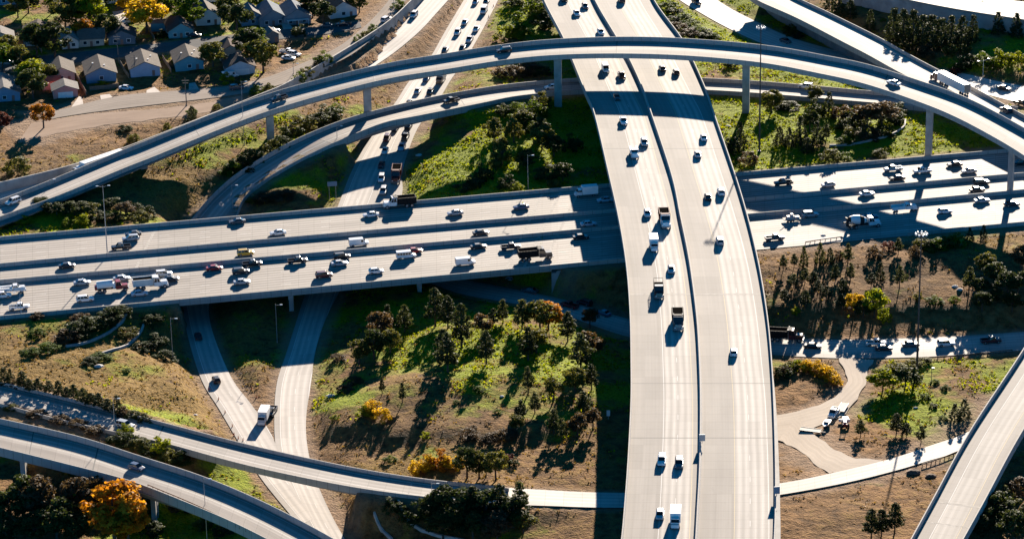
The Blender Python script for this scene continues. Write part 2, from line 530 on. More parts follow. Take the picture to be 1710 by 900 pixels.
QROAD = Road([(82,188,70,203,7.6),(112,181,99,196,7.5),(200,160,190,183,7.5),(310,151,310,169,7.5),(397,142,398,158,7.5),(450,128,465,143,7.5),(510,104,527,119,7.5),(563,80,582,95,7.5),(600,52,625,62,7.5),(627,27,650,35,7.5),(650,0,675,5,7.5),(672,-28,697,-22,7.5)])
RSTREET = Road([(-30,105,-30,124,7.5),(47,97,47,115,7.5),(200,80,200,96,7.5),(353,63,353,78,7.5),(470,50,475,65,7.5),(550,44,556,56,7.5),(600,36,604,46,7.5)])
WALL_PX = [(740,-50),(690,0),(650,37),(590,77),(487,137),(430,162),(330,202),(200,252),(110,281),(20,303),(-50,318)]
_wz = [8.5,8.5,8.5,8.5,9,9,9,9,9.3,9.6,9.8]
_wm = [6,5,4.2,3.2,4.2,6.0,6.6,7,7,7,7]
_wp = catmull([(*P(x, y, z)[:2], z, zm) for (x, y), z, zm in zip(WALL_PX, _wz, _wm)], 4.0)
_t = np.gradient(_wp[:, :2], axis=0); _t /= np.linalg.norm(_t, axis=1)[:, None]
_nr = np.stack([-_t[:, 1], _t[:, 0]], 1)
if _nr[0][0] < 0: _nr = -_nr
MROAD = Road.__new__(Road)
MROAD.A = _wp[:, :2] + _nr * 0.7; MROAD.B = _wp[:, :2] + _nr * 9.6; MROAD.z = _wp[:, 3].copy()
MROAD.init()
K1 = Road([(1400,598,1458,601,.62),(1414,625,1448,628,.7),(1411,647,1437,658,.8),(1386,668,1412,690,.7),(1345,684,1366,713,1.0),(1296,694,1296,737,1),(1200,700,1200,750,1)])
K2 = Road([(1330,698,1300,735,1.03),(1362,727,1336,753,1.4),(1392,750,1366,779,2.0),(1428,766,1396,797,2.5),(1478,769,1444,797,2.62)])
def ragged(r, amp, seed):
    """a track without kerbs: its edges wander"""
    g = np.random.default_rng(seed); L = r.L
    for E_, s in ((r.A, -1), (r.B, 1)):
        wv = sum(g.uniform(.3, 1) * np.sin(L * f + g.uniform(0, 6)) for f in (.35, .8, 1.7)) * amp
        E_ += r.n * (s * wv)[:, None]
    r.init()
ragged(K1, .35, 1); ragged(K2, .35, 2)
PATH = Road([(52,206,30,238,7.58),(150,190,142,214,7.5),(250,183,250,200,7.5),(330,174,332,190,7.5),(402,160,405,174,7.5)])
ragged(PATH, .5, 3)
NROAD = Road([(1450,-70,1400,-30,13),(1530,-42,1460,-12,13),(1590,-22,1517,1,13),(1680,0,1600,17,13),(1790,10,1710,34,13),(1870,22,1790,46,13)])

GRADED = [DROAD, D2, JROAD, FROAD, QROAD, RSTREET, MROAD, K1, K2, GGND, PATH]
_i = EW.at_px(262); EW_W = EW.cut(0, _i)
_j = EW.at_px(925); EW_BR = EW.cut(_i, _j); EW_E = EW.cut(_j, len(EW.z) - 1)
GRADED += [EW_W, EW_E]
_k = RAMP.at_px(540); RAMP_LOW = RAMP.cut(0, _k)
_k2 = RAMP.at_px(785); RAMP_BR = RAMP.cut(_k, _k2); RAMP_UP = RAMP.cut(_k2, len(RAMP.z) - 1)
GRADED += [RAMP_LOW, RAMP_UP]
_g1 = GR.at_px(300); _g2 = GR.at_px(640)
GR_W, GR_BR, GR_E = GR.cut(0, _g1), GR.cut(_g1, _g2), GR.cut(_g2, len(GR.z) - 1)
GRADED += [GR_W, GR_E]

# ------------------------------------------------------------------ ground
GPTS = [(0,0,7),(200,0,7),(400,0,7),(600,-20,7),(0,100,7.4),(200,100,7.4),(400,100,7.4),(560,60,7.4),(100,200,7.5),(250,200,7.5),(0,260,7.5),(150,240,7.5),(480,115,7.5),(640,20,7.5),(350,180,7.5),(60,280,7.6),
 (480,205,4),(420,240,4),(540,190,3),(350,270,4.5),(250,310,5),(600,160,2),(330,300,4),(150,350,5.5),(50,375,5.6),(280,350,4),(450,320,1.5),(500,300,1),(540,270,1),(460,340,.5),(380,235,4),(160,310,6),(680,60,2),(650,110,1.5),(720,20,2.5),
 (600,250,.8),(560,320,.4),(700,250,1.2),(740,235,3),(800,220,5.2),(850,250,5.4),(900,200,5.2),(950,250,5),(750,300,3.5),(850,310,5),(980,280,5),(720,310,1.5),(900,100,4),(870,50,3.5),(820,100,2.5),(860,0,3.5),(840,30,2.6),(920,180,5.2),
 (1130,60,3.8),(1100,20,3.6),(1180,80,3.6),(1200,115,4.8),(1220,190,6),(1300,220,6.3),(1400,200,6.3),(1500,220,6.3),(1600,230,6.2),(1300,120,5.2),(1350,40,2.8),(1400,60,3.4),(1450,20,6.5),(1550,80,6.5),(1600,100,6.2),(1690,110,6),(1660,60,7.5),(1540,30,8),(1700,-40,10),
 (1290,440,6.5),(1400,430,6.7),(1500,430,6.8),(1600,425,6.8),(1700,425,6.8),(1290,480,5.3),(1290,503,5.0),(1290,541,.9),(1290,556,.7),(1335,480,5.3),(1335,503,5.0),(1335,541,.9),(1335,556,.7),(1380,480,5.3),(1380,503,5.0),(1380,541,.9),(1380,556,.7),(1425,480,5.3),(1425,503,5.0),(1425,541,.9),(1425,556,.7),(1470,480,5.3),(1470,503,5.0),(1470,541,.9),(1470,556,.7),(1515,480,5.3),(1515,503,5.0),(1515,541,.9),(1515,556,.7),(1560,480,5.3),(1560,503,5.0),(1560,541,.9),(1560,556,.7),(1605,480,5.3),(1605,503,5.0),(1605,541,.9),(1605,556,.7),(1650,480,5.3),(1650,503,5.0),(1650,541,.9),(1650,556,.7),(1695,480,5.3),(1695,503,5.0),(1695,541,.9),(1695,556,.7),(1740,480,5.3),(1740,503,5.0),(1740,541,.9),(1740,556,.7),
 (950,455,3),(1000,470,1.2),(1080,450,4),(1150,480,3.5),(1080,600,0),(1150,650,1),(1300,607,-.6),(1400,612,-.3),(1550,620,0),(1680,620,.5),(1310,700,1),(1450,700,1.2),(1550,680,1.4),(1600,700,1.6),(1400,800,2.7),(1330,760,1.6),
 (1320,870,3.4),(1450,860,3.8),(1550,810,3),(1650,850,3),(1700,780,2),(1700,900,3),(1500,930,4),(600,600,1.5),(650,560,1),(750,560,3),(850,560,3),(950,560,1.2),(700,640,4.5),(800,640,5),(900,640,5),(980,650,4.5),(600,700,3),(560,640,.5),(560,740,.5),
 (980,740,4.2),(650,760,1.5),(750,775,2.4),(850,790,3.5),(950,790,4),(690,708,5.0),(690,744,2.0),(740,708,5.0),(740,744,2.0),(790,708,5.0),(790,744,2.0),(840,708,5.0),(840,744,2.0),(890,708,5.0),(890,744,2.0),(940,708,5.0),(940,744,2.0),(560,560,.2),(600,520,0),(800,510,-.3),(430,580,0),(430,660,.2),(600,850,.5),(640,880,0),(700,880,0),(800,890,0),(900,880,2.4),(980,880,3),(850,930,1),
 (100,530,5.6),(200,530,5),(0,545,5.8),(0,600,6),(100,600,5.5),(200,600,4.5),(200,650,5.8),(270,640,4),(310,690,3.5),(290,590,2),(260,550,3.2),(345,740,.7),(325,690,2.4),(0,690,6.5),(150,720,6),(250,760,4),(330,780,1.5),(380,800,.5),(400,830,.5),
 (0,800,1),(100,830,0),(200,860,0),(300,870,.6),(0,920,0),(400,920,0),(-300,500,5),(-300,200,7),(-300,900,2),(2100,500,5),(2100,100,7),(2100,900,3),(800,1100,1),(1500,1100,2),(800,-200,5),(200,-200,8),(1500,-200,9)]
VEG = [(50,230,.05,.12),(200,230,.05,.15),(250,190,.1,.3),(150,200,0,.1),(100,80,.4,.1),(300,100,.25,.2),(450,100,.25,.2),(350,20,.4,.1),(20,130,.4,.1),(80,260,.05,.2),(30,280,.1,.4),
 (480,200,.45,.3),(420,235,.75,.3),(350,260,.6,.4),(540,190,.3,.4),(600,165,.3,.3),(400,280,.3,.4),(300,300,.15,.7),(200,310,.1,.5),(100,375,.7,.4),(40,378,.5,.3),(450,320,.3,.3),(640,150,.2,.4),(680,70,0,.15),(720,30,0,.12),
 (700,280,.95,.3),(760,260,1,.2),(800,300,.9,.1),(840,200,.85,.1),(900,250,.7,.1),(715,215,.45,.2),(880,20,.9,.1),(820,110,.4,.2),(700,240,.3,.2),(760,300,1,.2),(720,310,.8,.2),
 (1140,60,.95,0),(1110,20,.95,0),(1200,110,.6,.4),(1240,230,1,.2),(1270,180,1,.4),(1400,190,.8,.3),(1500,220,.8,.2),(1590,230,.95,.2),(1625,220,.15,.2),(1330,250,.8,.2),(1640,110,.7,.3),(1680,125,.3,.6),(1430,30,.1,.4),(1600,90,.3,.1),
 (1350,460,.05,.25),(1450,440,0,.2),(1550,460,0,.2),(1640,415,.1,.6),(1600,400,.6,.4),(1450,520,.1,.1),(1650,500,.1,.1),(1310,680,.0,.02),(1340,660,.05,.05),(1330,720,0,0),(1370,730,0,.02),(1390,650,.2,.2),(1460,660,.85,.6),(1520,660,.8,.6),(1600,640,.4,.3),(1670,640,.8,.3),(1450,740,.05,.1),(1560,720,.5,.5),(1330,760,.05,.12),(1400,870,0,.25),(1500,850,0,.3),(1680,850,.1,.4),(1320,860,0,.1),
 (720,560,.85,.6),(830,570,.85,.6),(780,640,.65,.6),(900,620,.75,.6),(680,640,.25,.5),(740,680,.4,.5),(860,610,.7,.6),(600,720,.02,.3),(620,770,.1,.7),(700,700,.05,.15),(850,650,.45,.5),(930,600,.85,.5),(980,640,.6,.3),(950,770,0,.35),(850,780,.0,.35),(800,700,.2,.2),(570,640,.6,.3),(640,590,.5,.3),(720,640,.25,.35),(740,760,.3,.6),
 (430,640,0,.08),(340,720,0,.1),(600,840,0,.15),(525,740,0,.05),(100,560,.2,.4),(60,550,.4,.4),(200,560,.3,.5),(200,620,.38,.9),(270,660,.38,1),(330,700,.4,.7),(50,600,.1,.7),(130,610,.2,.8),(300,620,.1,.5),(370,790,.7,.3),(310,870,.95,.1),(275,880,1.1,.1),(290,850,1.1,.1),(320,885,1.1,.1),(100,850,.1,.1),(250,770,.1,.2),
 (-200,300,.1,.4),(-200,700,.2,.5),(1900,300,.3,.3),(1900,800,.1,.3),(800,1000,.2,.3),(1400,1000,.1,.3),(500,-150,.4,.2),(1400,-150,.2,.4),(1150,200,.5,.2),(1150,500,.1,.2)]
GPTS = [(x, y, z - 2.2 if (280 < x < 720 and 480 < y < 900 and z < 3) else max(z, .5) if (x > 1280 and 535 < y < 625) else z) for x, y, z in GPTS]
_gx = np.concatenate([-np.geomspace(6000, 205, 26), np.arange(-200, 200.1, 1.5), np.geomspace(205, 6000, 26)])
_gy = np.concatenate([-np.geomspace(3000, 60, 10), np.linspace(0, 660, 26), np.arange(675, 1185, 1.5), np.geomspace(1195, 9000, 30)])
GX, GY = np.meshgrid(_gx, _gy)
_q = np.stack([GX.ravel(), GY.ravel()], 1)


def idw(q, pts, vals, power, eps):
    out = np.zeros((len(q), vals.shape[1]))
    for a in range(0, len(q), 20000):
        d2 = ((q[a:a + 20000, None, :] - pts[None]) ** 2).sum(2) + eps
        wt = d2 ** (-power / 2)
        out[a:a + 20000] = (wt @ vals) / wt.sum(1)[:, None]
    return out


_gp = np.array([P(x, y, z)[:2] for x, y, z in GPTS]); _gv = np.array([[g[2]] for g in GPTS], float)
_vp = np.array([P(x, y, 4)[:2] for x, y, *_ in VEG]); _vv = np.array([g[2:] for g in VEG], float)


def road_near(q):
    """for points q: summed pull and height of the graded roads; distance to the closest"""
    sw = np.zeros(len(q)); sz = np.zeros(len(q)); dm = np.full(len(q), 1e9)
    for r in GRADED:
        C, hw, z = r.C[::1], r.wd / 2, r.z
        lo, hi = C.min(0) - 45, C.max(0) + 45
        idx = np.where(((q > lo) & (q < hi)).all(1))[0]
        for a in range(0, len(idx), 20000):
            ii = idx[a:a + 20000]
            d2 = ((q[ii][:, None, :] - C[None]) ** 2).sum(2)
            k = d2.argmin(1)
            rel = q[ii] - C[k]
            across = np.abs((rel * r.n[k]).sum(1)); along = np.abs((rel * r.t[k]).sum(1))
            d = np.hypot(np.maximum(across - hw[k] - .3, 0), np.maximum(along - 3.0, 0))
            wt = 1 / np.maximum(d, 0.06) ** 3
            sw[ii] += wt; sz[ii] += wt * (z[k] - 0.14)
            dm[ii] = np.minimum(dm[ii], d)
    return sw, sz, dm


def terrain(q):
    q = np.atleast_2d(np.asarray(q, float))
    zt = idw(q, _gp, _gv, 3.0, 30.0)[:, 0]
    sw, sz, dm = road_near(q)
    w0 = 1 / 5.0 ** 3
    z = (sz + w0 * zt) / (sw + w0)
    rough = 0.18 * np.sin(q[:, 0] * .31 + 2 * np.sin(q[:, 1] * .12)) * np.sin(q[:, 1] * .27 + 1.3 * np.sin(q[:, 0] * .17))
    rough += 0.10 * np.sin(q[:, 0] * .9 + q[:, 1] * .5) * np.sin(q[:, 1] * .8 - q[:, 0] * .3)
    return z + rough * np.clip((dm - 1) / 6, 0, 1), dm


TZ, TD = terrain(_q)
TVEG = idw(_q, _vp, _vv, 3.0, 12.0)
me = bpy.data.meshes.new('ground')
nx, ny = len(_gx), len(_gy)
ii = np.arange(nx * ny).reshape(ny, nx)
fc = np.stack([ii[:-1, :-1].ravel(), ii[:-1, 1:].ravel(), ii[1:, 1:].ravel(), ii[1:, :-1].ravel()], 1)
me.from_pydata(np.column_stack([_q, TZ]).tolist(), [], fc.tolist())
at = me.attributes.new('plants', 'FLOAT_COLOR', 'POINT')
_vc = np.column_stack([TVEG, np.clip(TD / 8, 0, 1), np.ones(len(TVEG))]).astype(np.float32)
at.data.foreach_set('color', _vc.ravel())
me.polygons.foreach_set('use_smooth', [True] * len(fc))
m, nt, b = mat('dry ground with grass')
a_ = N(nt, 'ShaderNodeAttribute', attribute_name='plants')
sep = N(nt, 'ShaderNodeSeparateColor'); nt.links.new(a_.outputs['Color'], sep.inputs[0])
pos = N(nt, 'ShaderNodeNewGeometry').outputs['Position']
n1 = noise(nt, pos, 0.06, 6, 0.6); n2 = noise(nt, pos, 0.35, 5, 0.65); n3 = noise(nt, pos, 1.6, 3, 0.6)
soil = ramp(nt, n2, [(0.3, (0.072, 0.038, 0.014)), (0.5, (0.21, 0.113, 0.043)), (0.72, (0.35, 0.20, 0.09))])
gold = ramp(nt, n3, [(0.3, (0.115, 0.066, 0.013)), (0.7, (0.26, 0.16, 0.04))])
green = ramp(nt, n3, [(0.25, (0.065, 0.078, 0.005)), (0.5, (0.185, 0.225, 0.006)), (0.78, (0.30, 0.31, 0.014))])
gsel = mth(nt, 'MULTIPLY', mth(nt, 'SUBTRACT', mth(nt, 'ADD', sep.outputs[1], mth(nt, 'MULTIPLY', mth(nt, 'SUBTRACT', n2, 0.5), 1.6)), 0.28), 3.0, clamp=True)
rsel = mth(nt, 'MULTIPLY', mth(nt, 'SUBTRACT', mth(nt, 'ADD', sep.outputs[0], mth(nt, 'MULTIPLY', mth(nt, 'SUBTRACT', n1, 0.5), 2.2)), 0.36), 3.5, clamp=True)
soil = mix(nt, 1.0, soil, ramp(nt, noise(nt, pos, 0.025, 4, 0.6), [(0.35, (0.62, 0.62, 0.58)), (0.65, (1.08, 1.04, 1.0))]), 'MULTIPLY')
c = mix(nt, gsel, soil, gold); c = mix(nt, rsel, c, green)
c = mix(nt, mth(nt, 'MULTIPLY', mth(nt, 'SUBTRACT', 0.35, sep.outputs[2]), 2.0, clamp=True), c, mix(nt, n2, (0.20, 0.135, 0.09), (0.32, 0.23, 0.165)))
nt.links.new(c, b.inputs['Base Color'])
b.inputs['Roughness'].default_value = 0.95; b.inputs['Specular IOR Level'].default_value = 0.1
bump(nt, mth(nt, 'ADD', n3, mth(nt, 'MULTIPLY', n2, 2.0)), b, 0.8, 0.6)
me.materials.append(m)
GROUND = bpy.data.objects.new('ground', me); COL.objects.link(GROUND)
tag(GROUND, 'dry brown ground with green and golden grass between the roads', 'ground', kind='structure')

from mathutils.bvhtree import BVHTree
_bvh = BVHTree.FromPolygons([v.co[:] for v in me.vertices], [tuple(f) for f in fc.tolist()])
def gz(x, y):
    h = _bvh.ray_cast(Vector((x, y, 60)), Vector((0, 0, -1)))
    return h[0].z if h[0] is not None else 0.0


def on_ground(px, py):
    """where the photo's ray meets the ground"""
    d = FWD * FPX + RIGHT * (px - 855) - UP * (py - 450)
    h = _bvh.ray_cast(Vector(CAMO), Vector(d).normalized())
    return np.array(h[0]) if h[0] is not None else P(px, py, 4)
# ------------------------------------------------------------------ road surfaces and bridges
D_MAIN = deck_mat('viaduct concrete', (0.285, 0.258, 0.23), (0.42, 0.385, 0.345), ((8.6, 16.2), (26.2, 34.6)), 0.55, 0.22, lines=[(8.5, .16, None, WL), (12.1, .13, (3, 12), WL), (15.8, .16, None, YL), (26.2, .16, None, YL), (29.9, .13, (3, 12), WL), (34.3, .16, None, WL)])
D_DIAG = deck_mat('diagonal bridge concrete', (0.36, 0.325, 0.29), (0.46, 0.42, 0.375), ((1.5, 8.5),), 0.55, 0.12, lines=[(1.6, .14, None, WL), (5.4, .13, (3, 12), WL)])
_W = float(EW.wd.mean())
EWL = [(f * _W, .16, None, WL) for f in (.055, .345, .41, .598, .65, .945)] + [(f * _W, .13, (3, 12), WL) for f in (.13, .20, .275, .505, .725, .80, .875)]
D_EW = deck_mat('highway concrete', (0.28, 0.25, 0.225), (0.35, 0.315, 0.28), (), 0.5, 0.36, lines=EWL)
D_EWB = deck_mat('highway bridge concrete', (0.245, 0.218, 0.196), (0.315, 0.285, 0.253), (), 0.5, 0.36, lines=EWL)
D_RAMP = deck_mat('ramp concrete', (0.28, 0.25, 0.225), (0.38, 0.345, 0.31), ((3.0, 9.5),), 0.55, 0.12, lines=[(1.5, .14, None, WL), (7.6, .14, None, WL)])
D_STEEP = deck_mat('steep ramp concrete', (0.29, 0.263, 0.237), (0.37, 0.34, 0.305), ((3.6, 9.6),), 0.55, 0.12, lines=[(3.6, .15, None, WL), (9.6, .15, None, YL)])
D_GND = deck_mat('pale worn roadway', (0.35, 0.315, 0.28), (0.46, 0.415, 0.37), ((1.5, 9.0),), 0.5, 0.14, lines=[(1.6, .15, None, WL), (5.4, .13, (3, 12), WL), (9.2, .15, None, WL)])
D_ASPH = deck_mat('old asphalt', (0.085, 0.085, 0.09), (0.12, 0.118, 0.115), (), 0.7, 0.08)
D_LANE = deck_mat('dusty lane', (0.25, 0.21, 0.175), (0.34, 0.29, 0.245), (), 0.8, 0.08, slabs=False)
D_GRAV = deck_mat('pale gravel track', (0.44, 0.37, 0.30), (0.53, 0.455, 0.375), (), 0.7, 0.03, 0.22, slabs=False)
D_WHITE = deck_mat('bright concrete roadway', (0.48, 0.44, 0.395), (0.56, 0.52, 0.47), (), 0.5, 0.10)


def pier(parent, r, i, width, ncol, col_w, drop, cap=True, capw=None, mt=None):
    """a bent under station i of road r: columns down to the ground and a cap beam"""
    c, t, n, z = r.C[i], r.t[i], r.n[i], r.z[i] - drop
    p = empty_part = MB()
    cw = capw or width
    def at(a, l): return (c + n * a + t * l)
    def prism(a0, a1, l0, l1, z0, z1, sh=0.0):
        q = [(a0 + sh, l0), (a1 - sh, l0), (a1 - sh, l1), (a0 + sh, l1)]
        q2 = [(a0, l0), (a1, l0), (a1, l1), (a0, l1)]
        lo = [(*at(a, l), z0) for a, l in q]; hi = [(*at(a, l), z1) for a, l in q2]
        k = [p.vert(v) for v in lo + hi]
        for f in ((3, 2, 1, 0), (4, 5, 6, 7), (0, 1, 5, 4), (1, 2, 6, 5), (2, 3, 7, 6), (3, 0, 4, 7)): p.face([k[v] for v in f])
    if cap: prism(-cw / 2, cw / 2, -col_w * .55, col_w * .55, z - 1.5, z, sh=cw * .12 if ncol == 1 else 0.1)
    for k in range(ncol):
        a = 0 if ncol == 1 else -width / 2 + width * (k + .5) / ncol
        g = at(a, 0); z0 = gz(*g) - 0.6
        if z0 < z - 1.6: prism(a - col_w / 2, a + col_w / 2, -col_w / 2, col_w / 2, z0, z - (1.45 if cap else 0))
    o = p.build('pier', mt or CONC, parent); _recalc(o)
    return o


def bridge(name, label, r, dm, ph, girders=None, lines=None, joints=(), joint_m=None, drop=0.9, railm=None, gd=None, phn=None):
    """deck + two parapets + girder; lines = (offset, width, dash) painted"""
    root = empty(name, label=label, cat='bridge')
    r.deck('deck', dm, root)
    r.sweep('parapet', railm or PARA, para(ph, drop), 'A', root)
    r.sweep('parapet', railm or PARA, para(phn or ph, drop), 'B', root)
    for a, bb in (girders or [(0, len(r.z) - 1)]):
        g = r.cut(a, bb)
        w = float(g.wd.mean())
        d = gd or (2.3 if w < 20 else 2.6)
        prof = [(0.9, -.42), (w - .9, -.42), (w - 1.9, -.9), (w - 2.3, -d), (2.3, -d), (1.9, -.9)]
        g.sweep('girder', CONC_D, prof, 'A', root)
    if lines:
        mb = MB()
        for off, wid, dash in lines: r.strips(mb, [off], wid, dash)
        mb.build('lane_marking', WHITE_LINE, root)
    for y, axis, wd_, mt in joints:
        i = r.at_px(y, axis)
        j = MB()
        for s0, s1 in ((0.5, None),):
            a, b2 = r.A[i] + r.n[i] * .45, r.B[i] - r.n[i] * .45
            tt = r.t[i] * wd_ / 2
            j.poly([(*(a - tt), r.z[i] + .008), (*(b2 - tt), r.z[i] + .008), (*(b2 + tt), r.z[i] + .008), (*(a + tt), r.z[i] + .008)])
        o = j.build('expansion_joint', mt, root); _up(o)
    return root


J_L = simple('pale joint concrete', (0.40, 0.37, 0.33), 0.8, 0.25, 1.0, spec=0.08)
J_D = simple('dark joint rubber', (0.06, 0.06, 0.06), 0.8, 0.1, 1.0)

main = bridge('wide_viaduct', 'wide pale concrete viaduct carrying two carriageways over the crossing highway', MAIN, D_MAIN, 1.0,
              joints=[(490, 1, .8, J_L), (250, 1, .35, J_D), (640, 1, .3, J_D), (735, 1, .35, J_D)])
for y in (20, 190, 385, 590, 860, 960):
    i = MAIN.at_px(y, 1)
    pier(main, MAIN, i, 30, 3, 2.0, 2.6)
_mp = catmull([(*P(x, y, 17.9)[:2], 17) for x, y in MEDIAN_PX], 3.0)
MED = Road.__new__(Road); _c = smooth1(_mp, 3)
_tt = np.gradient(_c[:, :2], axis=0); _tt /= np.linalg.norm(_tt, axis=1)[:, None]; _nn = np.stack([_tt[:, 1], -_tt[:, 0]], 1)
MED.A = _c[:, :2] - _nn * .5; MED.B = _c[:, :2] + _nn * .5; MED.z = _c[:, 2] + 0.012; MED.init()
o = MED.sweep('median_barrier', PARA, JERSEY, 'C', main)

fly = bridge('curved_flyover', 'tall curving flyover ramp crossing over everything on single grey columns', FLY, D_RAMP, 1.55,
             joints=[(625, 0, .4, J_L), (1030, 0, .3, J_D), (1480, 0, .3, J_D), (330, 0, .3, J_D)], drop=.6, gd=1.5, phn=1.1)
for x in (235, 447, 618, 925, 1253, 1549, 1690):
    pier(fly, FLY, FLY.at_px(x), 2.6, 1, 2.5, 1.46, True, 5.2)

rb = bridge('ramp_bridge', 'low curved ramp bridge over the queue of traffic beneath the flyover', RAMP, D_RAMP, 1.4,
            girders=[(_k, _k2)], joints=[(545, 0, .5, J_L), (770, 0, .4, J_D)])
for r_, i in ((RAMP, _k), (RAMP, _k2)):
    c, t, n, z = r_.C[i], r_.t[i], r_.n[i], r_.z[i]
    s = -1 if i == _k else 1
    wd = r_.wd[i] - .4
    mb = MB()
    for a0, a1, l0, l1, z0, z1 in ((-wd / 2, wd / 2, 0, 1.4, -2, z - 2.32), (-wd / 2, -wd / 2 + .7, 1.4, 9, -1.5, z - .95), (wd / 2 - .7, wd / 2, 1.4, 9, -1.5, z - .95)):
        q = [c + n * a0 + t * s * l0, c + n * a1 + t * s * l0, c + n * a1 + t * s * l1, c + n * a0 + t * s * l1]
        k = [mb.vert((*v, z0)) for v in q] + [mb.vert((*v, z1)) for v in q]
        for f in ((3, 2, 1, 0), (4, 5, 6, 7), (0, 1, 5, 4), (1, 2, 6, 5), (2, 3, 7, 6), (3, 0, 4, 7)): mb.face([k[v] for v in f])
    o = mb.build('abutment', CONC, rb); _recalc(o)

dg = bridge('diagonal_bridge', 'straight diagonal bridge beyond the flyover carrying the white semi truck', DIAG, D_DIAG, 1.1)
_d = DIAG.at_px(95, 1)
_dc = DIAG.cut(0, _d); _dw = float(_dc.wd.mean())
_dc.sweep('added_shade_wall', CONC_D, [(.4, -.5), (_dw * .5, -.5), (_dw * .5, -9.5), (.4, -9.5)], 'A', dg)  # added dark block under the far half, keeps the ground beside it in shade
for y in (168, 215):
    pier(dg, DIAG, DIAG.at_px(y, 1), 9, 2, 1.6, 2.3)

gr = bridge('narrow_ramp_bridge', 'narrow ramp bridge with tree shadows across its far end', GR, D_RAMP, 0.9, girders=[(_g1, _g2)], joints=[(262, 0, .4, J_D), (690, 0, .5, J_L)])
hr = bridge('guarded_ramp_bridge', 'ramp bridge above the orange tree with a rusty side railing', HR, D_RAMP, 1.6, joints=[(160, 0, .4, J_D), (55, 0, .25, J_D)])
for x in (40, 250, 640):
    pier(hr, HR, HR.at_px(x), 6.5, 2, 1.6, 2.3)
lr = bridge('steep_ramp_bridge', 'straight pale ramp bridge with edge lines above the gravel road', LR, D_STEEP, 1.35, joints=[(842, 1, .8, J_L), (872, 1, .6, J_L)])
for y in (640, 790, 930):
    pier(lr, LR, LR.at_px(y, 1), 8, 2, 1.6, 2.3)


def abut(parent, r, i, s, zg=-1.0, wing=8.0, drop=2.32):
    c, t, n, z = r.C[i], r.t[i], r.n[i], r.z[i]
    wd = r.wd[i] - .3
    mb = MB()
    for a0, a1, l0, l1, z0, z1 in ((-wd / 2, wd / 2, 0, 1.5, zg, z - drop), (-wd / 2, -wd / 2 + .7, 1.5, wing, zg, z - .93), (wd / 2 - .7, wd / 2, 1.5, wing, zg, z - .93)):
        q = [c + n * a0 + t * s * l0, c + n * a1 + t * s * l0, c + n * a1 + t * s * l1, c + n * a0 + t * s * l1]
        k = [mb.vert((*v, z0)) for v in q] + [mb.vert((*v, z1)) for v in q]
        for f in ((3, 2, 1, 0), (4, 5, 6, 7), (0, 1, 5, 4), (1, 2, 6, 5), (2, 3, 7, 6), (3, 0, 4, 7)): mb.face([k[v] for v in f])
    o = mb.build('abutment', CONC, parent); _recalc(o)
abut(gr, GR, _g1, -1, -3.2); abut(gr, GR, _g2, 1, -3.2, wing=14)

# --- crossing highway: two ground sections and the bridge section between them
def road_obj(r, m, label, name='road', dz=0.0):
    o = r.deck(name, m, None, dz)
    return tag(o, label, name, kind='structure')
road_obj(EW_W, D_EW, 'pale highway surface on the embankment beside the houses\' side')
road_obj(EW_E, D_EW, 'pale highway surface running under the wide viaduct')
hb = empty('highway_bridge', label='long low highway bridge over the dark underpass ramps', cat='bridge')
EW_BR.deck('deck', D_EWB, hb)
w_ = float(EW_BR.wd.mean())
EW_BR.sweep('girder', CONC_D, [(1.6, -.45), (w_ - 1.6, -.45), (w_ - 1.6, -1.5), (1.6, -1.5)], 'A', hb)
EW_BR.sweep('fascia', PARA, [(0, -.85), (0, .02), (.5, -.02), (1.7, -.4), (1.7, -.85)], 'A', hb)
EW_BR.sweep('fascia', PARA, [(0, -.85), (0, .02), (.5, -.02), (1.7, -.4), (1.7, -.85)], 'B', hb)
for x in (491, 706):
    i = EW_BR.at_px(x)
    pier(hb, EW_BR, i, w_ - 4, 5, 1.3, 1.55, True)
abut(hb, EW_BR, 0, -1, -3.4, 10, 1.52); abut(hb, EW_BR, len(EW_BR.z) - 1, 1, -3.0, 10, 1.52)
for x in (225, 872, 900, 940):
    i = EW.at_px(x)
    j = MB()
    for a0, a1 in ((.02, .37), (.40, .61), (.635, .98)):
        a, b2 = EW.A[i] + (EW.B[i] - EW.A[i]) * a0, EW.A[i] + (EW.B[i] - EW.A[i]) * a1
        sk = EW.t[i] * 12
        w2 = EW.t[i] * .45
        a = a + sk * (0.5 - a0); b2 = b2 + sk * (0.5 - a1)
        j.poly([(*(a - w2), 6.009), (*(b2 - w2), 6.009), (*(b2 + w2), 6.009), (*(a + w2), 6.009)])
    o = j.build('expansion_joint', J_L, hb); _up(o)
def barrier(px, z, h, label, prof=JERSEY):
    c = smooth1(catmull([(*P(x, y, z + h)[:2], z) for x, y in px], 4.0), 2)
    t = np.gradient(c[:, :2], axis=0); t /= np.linalg.norm(t, axis=1)[:, None]
    r = Road.__new__(Road); n = np.stack([t[:, 1], -t[:, 0]], 1)
    r.A = c[:, :2] - n * .5; r.B = c[:, :2] + n * .5; r.z = c[:, 2] + .005; r.init()
    o = r.sweep('concrete_barrier', PARA, prof, 'C')
    return tag(o, label, 'barrier', 'long concrete barriers')
barrier(M1_PX, 6, 1.15, 'concrete barrier between the far lanes and the express lanes')
barrier(M2_PX, 6, 1.15, 'concrete barrier between the express lanes and the near lanes')
o = EW.sweep('concrete_barrier', PARA, EDGEBAR, 'A'); tag(o, 'concrete wall along the far edge of the crossing highway', 'barrier', 'long concrete barriers')
_e = EW.at_px(1250)
o = EW.cut(0, _e).sweep('concrete_barrier', PARA, EDGEBAR, 'B'); tag(o, 'concrete wall along the near edge of the crossing highway bridge', 'barrier', 'long concrete barriers')
_e2 = EW.at_px(1520)
